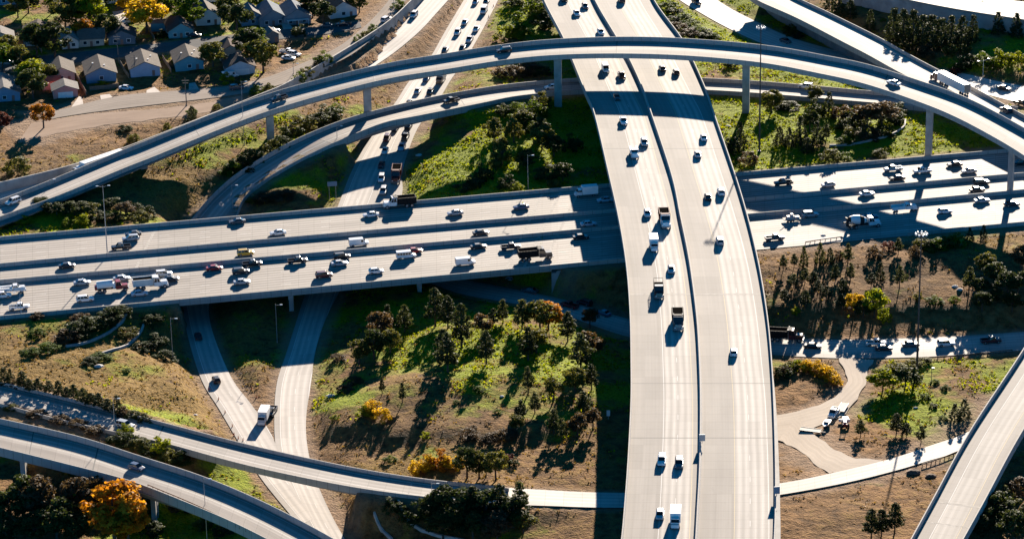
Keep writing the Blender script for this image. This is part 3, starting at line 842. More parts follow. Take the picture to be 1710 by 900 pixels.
o = EW.cut(_e2, len(EW.z) - 1).sweep('concrete_barrier', PARA, EDGEBAR, 'B'); tag(o, 'concrete wall along the near edge of the highway above the hill', 'barrier', 'long concrete barriers')

# --- ground roads
road_obj(DROAD, D_GND, 'pale two lane road under the bridges, full of queueing cars', dz=.012)
road_obj(D2, D_GND, 'pale slip road coming out of the underpass beside traffic cones', dz=.004)
road_obj(JROAD, D_GND, 'shaded slip road passing under the viaduct behind the clearing')
road_obj(FROAD, D_WHITE, 'curved bright road below the diagonal bridge')
road_obj(QROAD, D_LANE, 'pale frontage road in front of the houses')
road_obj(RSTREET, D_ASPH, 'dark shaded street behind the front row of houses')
road_obj(MROAD, D_WHITE, 'pale curving road at the foot of the retaining wall')
road_obj(GGND, D_WHITE, 'bright road passing under the viaduct towards the steep ramp', dz=.16)
D_PATH = deck_mat('pinkish trodden dirt', (0.25, 0.175, 0.125), (0.35, 0.255, 0.19), (), 0.75, 0.0, 0.3, slabs=False)
road_obj(PATH, D_PATH, 'pale pinkish dirt strip beside the frontage road', 'path', -.08)
o = road_obj(K1, D_GRAV, 'gravel track winding down from the shaded slip road', 'path', .10)
o = road_obj(K2, D_GRAV, 'gravel track joining the bright lower road', 'path', .13)
# upper right elevated road on its wall
nb = empty('walled_roadway', label='raised roadway on a long shaded concrete wall beyond the dark conifers', cat='roadway')
NROAD.deck('deck', D_WHITE, nb)
NROAD.sweep('shoulder', CONC_TAN, [(0, -.6), (0, .25), (11.0, .25), (11.0, .02), (.5, -.6)], 'B', nb)
NROAD.sweep('wall', CONC, [(.1, -8.5), (.1, -.62), (.9, -.62), (.9, -8.5)], 'B', nb)

# retaining wall beside the frontage road
rw = MB()
rings = []
for i in range(len(_wp)):
    p, n = _wp[i], _nr[i]
    q = [(0.55, p[3] - 1.0), (0.15, p[2] + .6), (-.25, p[2] + .6), (-.25, p[3] - 1.0)]
    rings.append([(p[0] + n[0] * a, p[1] + n[1] * a, z) for a, z in q])
rw.ring_loft(rings)
o = rw.build('retaining_wall', CONC); _recalc(o)
tag(o, 'tall grey retaining wall curving between frontage road and lower road', 'wall')


# terraced low walls seen in the grass
def low_wall(px, h, label, th=.5):
    pts = catmull([tuple(on_ground(x, y)) for x, y in px], 2.5)
    t = np.gradient(pts[:, :2], axis=0); t /= np.maximum(np.linalg.norm(t, axis=1), 1e-6)[:, None]
    n = np.stack([-t[:, 1], t[:, 0]], 1)
    mb = MB()
    mb.ring_loft([[(p[0] + q[0] * a, p[1] + q[1] * a, gz(p[0], p[1]) + z) for a, z in ((-th / 2, -.5), (-th / 2, h), (th / 2, h), (th / 2, -.5))] for p, q in zip(pts, n)])
    o = mb.build('garden_wall', CONC); _recalc(o)
    return tag(o, label, 'wall')
low_wall([(110, 580), (150, 572), (185, 555), (205, 538), (212, 522)], .7, 'low curved stone wall on the slope beside the underpass, outer one')
low_wall([(170, 592), (200, 583), (225, 568), (238, 550), (241, 538)], .7, 'low curved stone wall on the slope beside the underpass, inner one')
low_wall([(1385, 245), (1430, 242), (1480, 230), (1508, 215), (1512, 202)], .7, 'low curved wall round the bushes beside the flyover column')
low_wall([(665, 838), (680, 868), (720, 892), (780, 905)], .7, 'low curved wall in the dark below the narrow ramp, longer one')
low_wall([(625, 858), (635, 882), (655, 902)], .7, 'low curved wall in the dark below the narrow ramp, shorter one')

# guard rails
def guard(px, label, z=None, m=RUST, h=.85):
    root = empty('guard_rail', label=label, cat='guard rail', group='steel guard rails')
    pts = np.array([tuple(on_ground(x, y)) if z is None else tuple(P(x, y, z)) for x, y in px])
    pts = catmull(pts, 1.9)
    b1 = MB()
    rings = []
    t = np.gradient(pts[:, :2], axis=0); t /= np.maximum(np.linalg.norm(t, axis=1), 1e-6)[:, None]
    for p, q in zip(pts, t):
        n = (-q[1], q[0])
        zz = gz(p[0], p[1]) if z is None else z
        rings.append([(p[0] + n[0] * a, p[1] + n[1] * a, zz + hh) for a, hh in ((.05, h - .32), (.12, h - .16), (.05, h), (-.02, h), (-.02, h - .32))])
    b1.ring_loft(rings)
    o = b1.build('rail', m, root); _recalc(o)
    zz0 = [gz(p[0], p[1]) if z is None else z for p in pts]
    pm = MB(); pm.box(-.09, .09, -.09, .09, -.4, h - .05)
    post = pm.mesh('post', [m])
    for k in range(0, len(pts)):
        o = bpy.data.objects.new('post', post); COL.objects.link(o); o.parent = root
        o.location = (pts[k][0], pts[k][1], zz0[k])
    return root
guard([(0, 677), (40, 686), (85, 698)], 'rusty guard rail at the shaded start of the narrow ramp')
guard([(1345, 408), (1370, 404), (1406, 399)], 'guard rail between the near highway lanes and the hill')
guard([(1535, 601), (1600, 597), (1690, 588)], 'long guard rail along the shaded slip road')
guard([(1540, 779), (1570, 769), (1600, 757)], 'short guard rail beside the bright road under the steep ramp')
guard([(247, 811), (330, 846), (400, 880), (428, 893)], 'railing on the near side of the ramp above the orange tree', 10.98, RUST, .5)
# ------------------------------------------------------------------ houses
SHINGLE = {}
def roof_mat(name, col):
    if name in SHINGLE: return SHINGLE[name]
    m, nt, b = mat(name)
    p = N(nt, 'ShaderNodeTexCoord').outputs['Object']
    a = noise(nt, scalev(nt, p, (1, 1, 4)), 1.2, 5, .65)
    f = noise(nt, p, .35, 3)
    k = mth(nt, 'ADD', mth(nt, 'MULTIPLY', a, .6), mth(nt, 'MULTIPLY', f, .4))
    nt.links.new(ramp(nt, k, [(.3, tuple(q * .65 for q in col)), (.7, tuple(q * 1.25 for q in col))]), b.inputs['Base Color'])
    b.inputs['Roughness'].default_value = .95; b.inputs['Specular IOR Level'].default_value = .08
    bump(nt, a, b, .3, .05)
    SHINGLE[name] = m
    return m
R_TAN = roof_mat('tan grey shingles', (.145, .125, .108))
R_DARK = roof_mat('dark brown shingles', (.10, .075, .065))
R_RED = roof_mat('faded red shingles', (.45, .13, .085))
R_PALE = roof_mat('pale grey shingles', (.22, .205, .19))
R_BLUE = roof_mat('blue grey shingles', (.16, .18, .20))
GLASS_D = simple('dark window glass', (.03, .04, .05), .12, .1, 1.0)
TRIM_W = simple('white painted trim', (.72, .72, .70), .6, .06, 1.0)
DOOR_M = simple('painted door', (.22, .12, .09), .6, .1, 1.0)


def house(px, py, w, l, label, wallc, roofm, h=2.9, rise=2.2, rz=11, wins=2, garage=False, porch=False, door=True, eave=.55, vents=0, ridge='y', group='houses along the shaded street'):
    """front base centre at the photo pixel; depth runs away from the camera"""
    g = on_ground(px, py)
    w *= 1.1; h *= 1.05
    root = empty('house', (g[0], g[1], gz(g[0], g[1] + 1) - .05), radians(rz), label, 'house', group)
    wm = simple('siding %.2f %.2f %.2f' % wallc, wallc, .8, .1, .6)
    b = MB()
    hw = w / 2
    z0 = -1.2
    ring = [(-hw, 0), (hw, 0), (hw, l), (-hw, l)]
    base = [b.vert((x, y, z0)) for x, y in ring]; top = [b.vert((x, y, h)) for x, y in ring]
    for k in range(4): b.face((base[k], base[(k + 1) % 4], top[(k + 1) % 4], top[k]))
    if ridge == 'y':
        r0, r1 = b.vert((0, 0, h + rise)), b.vert((0, l, h + rise))
        b.face((top[0], top[1], r0)); b.face((top[2], top[3], r1))
    else:
        r0, r1 = b.vert((-hw, l / 2, h + rise)), b.vert((hw, l / 2, h + rise))
        b.face((top[3], top[0], r0)); b.face((top[1], top[2], r1))
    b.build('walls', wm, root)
    r = MB()
    e, th = eave, .18
    if ridge == 'y':
        drop = rise / hw * e
        sec = [(-hw - e, h - drop), (0, h + rise), (hw + e, h - drop), (hw + e, h - drop + th), (0, h + rise + th * 1.3), (-hw - e, h - drop + th)]
        r.ring_loft([[(x, y, z + .02) for x, z in sec] for y in (-e, l + e)])
    else:
        hl = l / 2; drop = rise / hl * e
        sec = [(-e, h - drop), (hl, h + rise), (l + e, h - drop), (l + e, h - drop + th), (hl, h + rise + th * 1.3), (-e, h - drop + th)]
        r.ring_loft([[(x, y, z + .02) for y, z in sec] for x in (-hw - e, hw + e)])
    ro = r.build('roof', roofm, root); _recalc(ro)
    for k in range(vents):
        v = MB(); x = (-.5 if k % 2 else .45) * hw * (.6 + .3 * (k % 3)); y = l * (.2 + .6 * k / max(vents, 1))
        zz = h + rise * (1 - abs(x) / hw) + .1
        v.tube((x, y, zz - .2), (x, y, zz + .5), .16, .16, 8)
        v.box(x - .28, x + .28, y - .28, y + .28, zz + .5, zz + .58)
        v.build('roof_vent', TRIM_W, root)
    wx = [-.25 * w, .25 * w] if wins == 2 else [0.0] if wins == 1 else []
    if garage: wx = []
    for x in wx:
        f = MB(); f.box(x - .72, x + .72, -.07, 0.02, .85, 2.25)
        fo = f.build('window', TRIM_W, root)
        p = MB(); p.box(x - .6, x + .6, -.10, -.074, .97, 2.13)
        p.build('pane', GLASS_D, fo)
    if garage:
        d = MB(); d.box(-hw * .62, hw * .62, -.08, .02, 0, 2.25)
        for q in range(1, 4): d.box(-hw * .62, hw * .62, -.10, -.082, q * .56 - .02, q * .56 + .02)
        d.build('garage_door', TRIM_W, root)
    elif door:
        d = MB(); d.box(-.48 if wins == 2 else .28 * w - .48, .48 if wins == 2 else .28 * w + .48, -.08, .02, 0, 2.05)
        d.build('door', DOOR_M, root)
    if porch:
        p = MB()
        p.box(-hw * .8, hw * .8, -2.0, -.62, 2.35, 2.5)
        for x in (-hw * .75, 0, hw * .75): p.box(x - .09, x + .09, -1.95, -1.77, 0, 2.36)
        p.box(-hw * .8, hw * .8, -2.0, -.12, -.6, .12)
        p.build('porch', TRIM_W, root)
    # side windows
    for sx in (-1, 1):
        for y in (l * .3, l * .65):
            f = MB(); f.box(min(sx * hw, sx * (hw + .06)), max(sx * hw, sx * (hw + .06)), y - .6, y + .6, .9, 2.1)
            fo = f.build('window', TRIM_W, root)
            q = MB(); x0, x1 = sorted((sx * (hw + .062), sx * (hw + .085)))
            q.box(x0, x1, y - .5, y + .5, 1.0, 2.0); q.build('pane', GLASS_D, fo)
    return root

BLUE, TEAL, LAV, PINK, WHITE, CREAM, DKBL = (.15, .26, .36), (.12, .30, .34), (.42, .43, .50), (.60, .25, .21), (.62, .62, .60), (.45, .40, .33), (.10, .13, .16)
house(170, 138, 9.2, 14, 'blue walled house with tan grey gabled roof and low yellow leaves at its foot', BLUE, R_TAN, vents=2, wins=1, door=False)
house(243, 128, 9.2, 14, 'lavender grey house with gabled tan roof between the two bluish houses', LAV, R_TAN, vents=3, wins=0)
house(317, 118, 8.8, 13, 'teal walled house with a white front door and tan gabled roof', TEAL, R_TAN, vents=3, wins=1)
house(110, 164, 7.4, 7, 'pink house with a white garage door and pale gabled roof', PINK, R_PALE, garage=True, rise=1.5)
house(104, 138, 8.0, 12, 'house with grey tan roof right behind the pink garage', CREAM, R_TAN, wins=1)
house(86, 150, 5.5, 5, 'small annexe with a faded red roof beside the pink garage', PINK, R_RED, rise=.9, ridge='x', wins=0, door=False)
house(8, 170, 9.5, 15, 'pale blue house cut by the picture edge with a long sunlit roof slope', BLUE, R_PALE, wins=1)
house(402, 126, 9.0, 9, 'dark roofed house with pale blue front wall under the big olive tree', (.45, .50, .55), R_DARK, garage=True)
house(386, 100, 7, 9, 'house with a dark brown roof behind the pale fronted one', CREAM, R_DARK, wins=1)
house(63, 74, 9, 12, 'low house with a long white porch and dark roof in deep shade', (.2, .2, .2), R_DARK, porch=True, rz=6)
house(115, 82, 6.2, 9, 'small narrow white house with a peaked front gable', WHITE, R_PALE, rz=6, rise=2.3)
house(153, 78, 8, 9, 'tan house half hidden by a yellowing tree', CREAM, R_TAN, rz=6, ridge='x')
house(204, 75, 8.5, 9, 'dark blue bungalow with white framed window', DKBL, R_DARK, rz=6, porch=False, wins=2)
house(303, 64, 8, 13, 'teal cottage with a dark maroon roof and two front windows', TEAL, R_DARK, rz=12, rise=2.6)
house(349, 43, 8, 12, 'white gabled house with one slope of its roof in sunlight', WHITE, R_TAN, rz=14, rise=3.2, wins=1)
house(423, 43, 7.5, 10, 'house with a narrow sunlit roof strip beside the dark green tree', BLUE, R_PALE, rz=14, rise=2.6, wins=1)
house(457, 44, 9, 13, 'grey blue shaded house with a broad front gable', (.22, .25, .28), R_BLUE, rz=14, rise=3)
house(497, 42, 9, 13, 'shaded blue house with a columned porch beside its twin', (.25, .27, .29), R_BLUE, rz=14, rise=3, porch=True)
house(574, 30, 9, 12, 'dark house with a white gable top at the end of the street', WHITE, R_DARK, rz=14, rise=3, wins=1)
house(456, 72, 4.0, 5, 'little shed with one sunlit roof slope near the parked cars', DKBL, R_PALE, rise=1.3, wins=0, rz=20)
house(3, 78, 8, 8, 'house at the picture edge with a white sunlit roof behind bushes', CREAM, R_PALE, wins=1)
house(196, 6, 11, 8, 'white and blue building at the top edge among the trees', (.5, .55, .6), R_BLUE, rz=6, garage=True)
house(272, 52, 7.5, 4, 'low flat blue garage in the shade beside the teal cottage', TEAL, R_BLUE, rise=.5, ridge='x', rz=6, wins=0)
house(340, 6, 9, 10, 'white roofed house at the top edge behind green trees', WHITE, R_PALE, rz=10)
house(18, 8, 9, 9, 'blue grey house in the top corner behind trees', BLUE, R_BLUE, rz=6)

SLAB = simple('pale driveway concrete', (.42, .36, .31), .85, .12, .6)
def slab(pts, label, name='driveway'):
    q = [on_ground(x, y) for x, y in pts]
    z = max(gz(p[0], p[1]) for p in q) + .06
    b = MB(); lo = [(p[0], p[1], z - .4) for p in q]; hi = [(p[0], p[1], z) for p in q]
    b.ring_loft([lo, hi]); o = b.build(name, SLAB); _recalc(o)
    tag(o, label, 'driveway', kind='structure')
slab([(118, 181), (132, 163), (137, 164), (140, 178)], 'pale driveway slab in front of the pink garage')
slab([(167, 160), (183, 158), (196, 171), (170, 174)], 'pale driveway slab in front of the blue house')
slab([(245, 152), (258, 149), (274, 160), (243, 166)], 'pale driveway slab in front of the lavender house')
slab([(316, 144), (326, 142), (334, 152), (315, 156)], 'pale driveway slab in front of the teal house')
slab([(188, 20), (206, 18), (214, 46), (198, 48)], 'pale yard slab between the shaded houses')
slab([(470, 43), (482, 42), (498, 60), (478, 64)], 'pale driveway slab beside the columned porch')


# ------------------------------------------------------------------ plants
def set_tint(me, vals, nv=4):
    a = me.attributes.new('tint', 'FLOAT', 'FACE')
    a.data.foreach_set('value', np.asarray(vals, np.float32))


def leaf_cloud(name, centers, radii, n, size, m, seed, flat=0.75, up=.35, tints=None):
    """leaf-sized quads in clumps"""
    g = np.random.default_rng(seed)
    centers = np.asarray(centers, float); radii = np.asarray(radii, float)
    K = len(centers)
    wv = radii ** 2 / (radii ** 2).sum()
    own = g.choice(K, n, p=wv)
    d = g.normal(size=(n, 3)); d /= np.linalg.norm(d, axis=1)[:, None]
    rr = radii[own] * (0.35 + 0.65 * g.random(n) ** .5)
    p = centers[own] + d * rr[:, None] * np.array([1, 1, flat])
    nrm = d * .8 + g.normal(size=(n, 3)) * .55 + np.array([0, 0, up]); nrm /= np.linalg.norm(nrm, axis=1)[:, None]
    a = np.cross(nrm, g.normal(size=(n, 3))); a /= np.linalg.norm(a, axis=1)[:, None]
    b = np.cross(nrm, a)
    s = size * (.6 + .8 * g.random(n))[:, None]
    V = np.stack([p - a * s - b * s * .55, p + a * s * .2 - b * s * .75, p + a * s + b * s * .5, p - a * s * .3 + b * s * .7], 1).reshape(-1, 3)
    F = np.arange(n * 4).reshape(n, 4)
    me = bpy.data.meshes.new(name)
    me.from_pydata(V.tolist(), [], F.tolist())
    me.materials.append(m)
    ct = g.random(K) if tints is None else np.asarray(tints)
    set_tint(me, np.clip(ct[own] * .7 + g.random(n) * .3, 0, 1))
    return me


BARK = simple('rough brown bark', (.07, .05, .038), .9, .3, 2.0)
BARK_P = simple('pale bark', (.17, .14, .12), .9, .25, 2.0)
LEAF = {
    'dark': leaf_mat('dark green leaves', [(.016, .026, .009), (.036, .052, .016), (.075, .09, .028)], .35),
    'green': leaf_mat('fresh green leaves', [(.03, .055, .008), (.075, .12, .012), (.14, .18, .02)], .45),
    'olive': leaf_mat('olive leaves', [(.04, .046, .012), (.095, .10, .024), (.17, .16, .04)], .42),
    'lime': leaf_mat('yellow green leaves', [(.08, .11, .008), (.19, .23, .014), (.34, .34, .03)], .55),
    'yellow': leaf_mat('yellow autumn leaves', [(.22, .16, .014), (.48, .33, .02), (.66, .46, .035)], .55),
    'orange': leaf_mat('orange autumn leaves', [(.12, .045, .008), (.34, .14, .012), (.52, .27, .025)], .45),
    'brown': leaf_mat('dry brown leaves', [(.045, .030, .018), (.09, .06, .032), (.15, .10, .055)], .35),
    'red': leaf_mat('dull red leaves', [(.06, .018, .014), (.12, .035, .025), (.19, .06, .04)], .35),
    'pine': leaf_mat('pine needles', [(.018, .026, .011), (.038, .050, .020), (.08, .09, .038)], .3),
    'palepine': leaf_mat('pale pine needles', [(.028, .038, .014), (.065, .078, .030), (.13, .135, .055)], .35),
}


def crown_broad(seed, m):
    g = np.random.default_rng(seed)
    c, r = [], []
    for k in range(34):
        a = g.uniform(0, 2 * pi); u = g.uniform(-.75, 1)
        s = math.sqrt(1 - min(.95, u * u)) * g.uniform(.55, 1.0)
        c.append((4 * s * cos(a) * .82, 4 * s * sin(a) * .82, 6.1 + 3.1 * u)); r.append(g.uniform(.75, 1.5))
    return leaf_cloud('crown', c, r, 2700, .27, m, seed)


def crown_tall(seed, m):
    g = np.random.default_rng(seed)
    c, r = [], []
    for k in range(34):
        z = g.uniform(2.0, 9.4); a = g.uniform(0, 2 * pi)
        rad = 3.2 * (math.sin(pi * ((z - 1) / 9.2) ** .8)) * g.uniform(.3, 1)
        c.append((rad * cos(a), rad * sin(a), z)); r.append(g.uniform(.6, 1.2))
    return leaf_cloud('crown', c, r, 2500, .26, m, seed, .95)


def crown_pine(seed, m):
    """ponderosa like: open tiers of needle clumps with gaps, rounded top"""
    g = np.random.default_rng(seed)
    c, r = [], []
    for z in np.arange(3.0, 9.6, .62):
        t = (z - 2.6) / 7.2
        rad = 4.0 * (1 - t) ** .72 * (.75 + .25 * math.sin(z * 3.1 + seed)) * min(1, .45 + t * 2.2)
        nb = max(3, int(7 * (1 - t) + 2))
        for k in range(nb):
            a = 2 * pi * k / nb + g.uniform(-.5, .5) + z
            s = g.uniform(.55, 1.0)
            c.append((rad * s * cos(a), rad * s * sin(a), z + g.uniform(-.25, .25) - .12 * rad * s)); r.append(g.uniform(.5, .95))
    c.append((0, 0, 9.6)); r.append(.6)
    return leaf_cloud('crown', c, r, 2700, .20, m, seed, .6, .5)


def crown_cone(seed, m):
    g = np.random.default_rng(seed)
    c, r = [], []
    for z in np.arange(.9, 9.9, .5):
        rad = 3.7 * (1 - z / 10.3) ** .85 * g.uniform(.8, 1.05)
        nb = max(3, int(9 * (1 - z / 10)))
        for k in range(nb):
            a = 2 * pi * k / nb + g.uniform(-.4, .4)
            s = g.uniform(.5, 1)
            c.append((rad * s * cos(a), rad * s * sin(a), z - .1 * rad)); r.append(g.uniform(.4, .75))
    return leaf_cloud('crown', c, r, 2600, .20, m, seed, .7, .4)


def crown_bush(seed, m):
    g = np.random.default_rng(seed)
    c, r = [], []
    for k in range(26):
        a = g.uniform(0, 2 * pi); s = math.sqrt(g.random()) * 3.3
        z = g.uniform(1.0, 8.4) * (1 - (s / 4.4) ** 2)
        c.append((s * cos(a), s * sin(a), max(.8, z))); r.append(g.uniform(.7, 1.35))
    return leaf_cloud('crown', c, r, 1700, .28, m, seed, 1.1)


def trunk_mesh(seed, kind):
    g = np.random.default_rng(seed); b = MB()
    if kind in ('pine', 'cone'):
        b.tube((0, 0, -.8), (.05, 0, 5), .26, .17, 7); b.tube((.05, 0, 5), (0, .05, 9.4), .17, .04, 7)
        for z in np.arange(2.2, 8.4, .9):
            a = g.uniform(0, 2 * pi); l = 2.6 * (1 - z / 11)
            b.tube((.04, 0, z), (l * cos(a), l * sin(a), z + .2), .06, .02, 5)
    elif kind == 'bush':
        for k in range(6):
            a = 2 * pi * k / 6
            b.tube((.1 * cos(a), .1 * sin(a), -.5), (1.8 * cos(a), 1.8 * sin(a), 5.2), .13, .04, 5)
    else:
        b.tube((0, 0, -.8), (.1, .05, 3.4), .36, .26, 8)
        for k in range(6):
            a = 2 * pi * k / 6 + g.uniform(-.4, .4); h = g.uniform(5.5, 7.8); l = g.uniform(1.2, 2.5)
            b.tube((.1, .05, 3.2), (.5 * l * cos(a), .5 * l * sin(a), (h + 3.2) / 2 + .3), .17, .11, 6)
            b.tube((.5 * l * cos(a), .5 * l * sin(a), (h + 3.2) / 2 + .3), (l * cos(a), l * sin(a), h), .11, .03, 6)
        b.tube((.1, .05, 3.2), (0, 0, 8.2), .22, .04, 6)
    return b.mesh('trunk', [BARK])


_protos = {}
CROWN = {'broad': crown_broad, 'tall': crown_tall, 'pine': crown_pine, 'cone': crown_cone, 'bush': crown_bush}
def plant_meshes(form, leaf):
    k = (form, leaf)
    if k not in _protos:
        _protos[k] = [(CROWN[form](hash_(form + leaf) + 7 * q, LEAF[leaf]), trunk_mesh(q + 3, form)) for q in range(3)]
    return _protos[k]


def hash_(s):
    v = 7
    for ch in s: v = (v * 31 + ord(ch)) % 100003
    return v


ORD = ['first', 'second', 'third', 'fourth', 'fifth', 'sixth', 'seventh', 'eighth', 'ninth', 'tenth', 'eleventh', 'twelfth', 'thirteenth', 'fourteenth', 'fifteenth', 'sixteenth', 'seventeenth', 'eighteenth', 'nineteenth', 'twentieth']
DESC = {('broad', 'dark'): 'dark leafy tree', ('broad', 'green'): 'green leafy tree', ('broad', 'olive'): 'olive leafy tree', ('broad', 'lime'): 'bright yellow-green tree', ('broad', 'yellow'): 'yellow autumn tree',
        ('broad', 'orange'): 'orange autumn tree', ('broad', 'brown'): 'brown half-bare tree', ('broad', 'red'): 'dull red tree', ('tall', 'olive'): 'tall olive poplar', ('tall', 'lime'): 'tall yellow-green poplar', ('tall', 'dark'): 'tall dark poplar',
        ('pine', 'pine'): 'dark open pine', ('pine', 'palepine'): 'pale green pine', ('cone', 'pine'): 'dark pointed conifer', ('cone', 'palepine'): 'pale pointed conifer',
        ('bush', 'dark'): 'dark bush', ('bush', 'green'): 'green bush', ('bush', 'olive'): 'olive bush', ('bush', 'lime'): 'yellow-green bush', ('bush', 'yellow'): 'yellow bush', ('bush', 'brown'): 'brown dry bush', ('bush', 'red'): 'dull red bush', ('bush', 'orange'): 'orange bush', ('tall', 'green'): 'tall green poplar'}


def plants(zone, landmark, lm_px, rows, group, hs=1.0, rs=1.0):
    """rows: (base px x, y, height m, crown radius m, form, leaf)"""
    rows = [(x, y, h * hs, r * rs, f, l, hypot(x - lm_px[0], 2 * (y - lm_px[1]))) for x, y, h, r, f, l in rows]
    by = {}
    for q in sorted(rows, key=lambda q: q[6]):
        by.setdefault(DESC[(q[4], q[5])], []).append(q)
    for desc, qs in by.items():
        for k, (x, y, h, r, f, l, _) in enumerate(qs):
            g = on_ground(x, y)
            tree = f != 'bush'
            lab = ('%s from %s %s' % (desc if len(qs) == 1 else ORD[k] + ' ' + desc, landmark, zone)) if len(qs) > 1 else '%s standing alone of its kind %s' % (desc, zone)
            root = empty({'broad': 'leafy_tree', 'tall': 'poplar_tree', 'pine': 'pine_tree', 'cone': 'conifer_tree', 'bush': 'bush'}[f], (g[0], g[1], g[2]), rnd.uniform(0, 2 * pi), lab, 'tree' if tree else 'bush', group)
            c, t = plant_meshes(f, l)[rnd.randrange(3)]
            sx, sz = r / 4.0, h / 10.0
            for nm, me_ in (('trunk', t), ('crown', c)):
                o = bpy.data.objects.new(nm, me_); COL.objects.link(o); o.parent = root
                o.scale = (sx * (1 if nm == 'crown' else max(.5, min(1.4, sz / max(sx, .01)))),) * 2 + (sz,)


PP, PA = ('pine', 'pine'), ('pine', 'palepine')
CP, CA = ('cone', 'pine'), ('cone', 'palepine')
def B_(l): return ('broad', l)
def S_(l): return ('bush', l)
def T_(*r): return [(a, b, c, d, *e) for a, b, c, d, e in r]
plants('among the houses', 'the pink garage', (110, 164), T_((62, 92, 12, 6, B_('dark')), (92, 98, 13, 7.5, B_('dark')), (110, 50, 12, 7, B_('olive')), (128, 46, 13, 6.5, B_('olive')), (150, 50, 13, 6.5, B_('lime')), (137, 70, 9, 5, B_('orange')),
  (178, 68, 10, 5, B_('dark')), (245, 56, 14, 8.5, B_('yellow')), (215, 22, 9, 5, B_('yellow')), (270, 38, 10, 5, B_('green')), (318, 48, 12, 6.5, B_('green')), (300, 22, 10, 6, B_('dark')), (356, 112, 9, 5.5, B_('olive')), (396, 56, 12, 6.5, B_('dark')), (412, 98, 11, 6, B_('dark')),
  (440, 122, 12, 7, B_('olive')), (425, 88, 9, 5, B_('green')), (380, 30, 9, 5, B_('olive')), (35, 122, 10, 4.5, B_('olive')), (5, 118, 10, 5.5, B_('green')), (12, 94, 8, 4, B_('olive')), (56, 166, 11, 6, B_('dark')), (52, 142, 9, 6, B_('lime')), (80, 140, 7, 4, B_('olive')),
  (73, 214, 8.5, 4.6, B_('orange')), (1, 222, 7, 4, B_('red')), (30, 30, 9, 5, B_('olive')), (48, 22, 9, 5, B_('dark')), (90, 20, 10, 6, B_('green')), (170, 20, 10, 6, B_('dark')), (540, 40, 9, 5, B_('dark')), (522, 30, 10, 5, B_('dark')), (600, 22, 9, 5, B_('olive')), (588, 8, 9, 5, B_('green')), (430, 18, 8, 4.5, B_('green')), (378, 140, 5, 3, S_('lime')), (398, 148, 3, 2, S_('dark')),
  (170, 143, 2, 2.5, S_('yellow')), (30, 292, 7, 5, S_('olive')), (208, 218, 2.5, 2.8, S_('dark')), (225, 238, 4, 2.7, S_('olive')), (280, 217, 3.5, 1.6, S_('olive')), (321, 203, 5.5, 2.8, CP), (363, 184, 3, 2, S_('olive')), (50, 108, 5, 4, S_('dark')), (320, 190, 2.5, 2, S_('green')), (500, 60, 5, 3, S_('dark')), (20, 90, 4, 3, S_('lime')), (268, 62, 3, 3, S_('dark'))), 'trees and bushes among the houses')
plants('along the frontage wall', 'the flyover', (430, 165), T_((665, 14, 4, 3, S_('green')), (625, 54, 3.5, 2.6, S_('green')), (612, 62, 3, 2.2, S_('olive')), (598, 70, 3, 2, S_('green')), (540, 106, 5, 3.5, S_('green')), (532, 112, 4, 2.6, S_('dark')), (512, 128, 4, 3, S_('olive')), (500, 135, 4, 2.8, S_('green')), (450, 156, 4, 3, S_('olive')), (432, 160, 4.5, 3.5, S_('green'))), 'bushes along the frontage road wall')
plants('between the curving ramps', 'the low ramp bridge', (545, 225), T_((548, 200, 6, 5.5, S_('dark')), (528, 210, 6, 5.5, S_('dark')), (508, 217, 6, 5, S_('olive')), (488, 226, 5.5, 4.5, S_('dark')), (470, 246, 5, 4, S_('dark')), (452, 254, 5, 4, S_('olive')), (420, 272, 6, 5, S_('dark')), (402, 284, 6, 5.5, S_('dark')), (385, 290, 5, 4, S_('green')), (560, 190, 4, 3.5, S_('green')), (470, 330, 3, 5, S_('brown')), (440, 335, 3, 4, S_('brown')), (425, 338, 2.4, 3, S_('olive'))), 'bushes between the curving ramps')
plants('above the crossing highway', 'the tall twin lamp', (180, 350), T_((70, 350, 3.85, 4.05, B_('dark')), (95, 359, 4.4, 4.5, B_('dark')), (125, 360, 4.4, 4.5, B_('dark')), (150, 359, 3.85, 4.05, B_('olive')), (165, 368, 3.3, 4.05, S_('dark')), (188, 368, 3.3, 4.05, S_('dark')), (210, 360, 4.4, 3.6, B_('brown')), (230, 366, 3.3, 4.05, S_('olive')), (137, 376, 4, 3, S_('lime')), (40, 372, 3, 3, S_('lime')), (110, 339, 3.3, 3.6, S_('dark')), (190, 344, 3.3, 4.05, S_('dark')), (15, 378, 2, 2, S_('green')), (112, 378, 3, 2, S_('green')), (248, 362, 4, 3, S_('dark')), (220, 349, 2.75, 3.6, S_('dark'))), 'plants above the crossing highway')
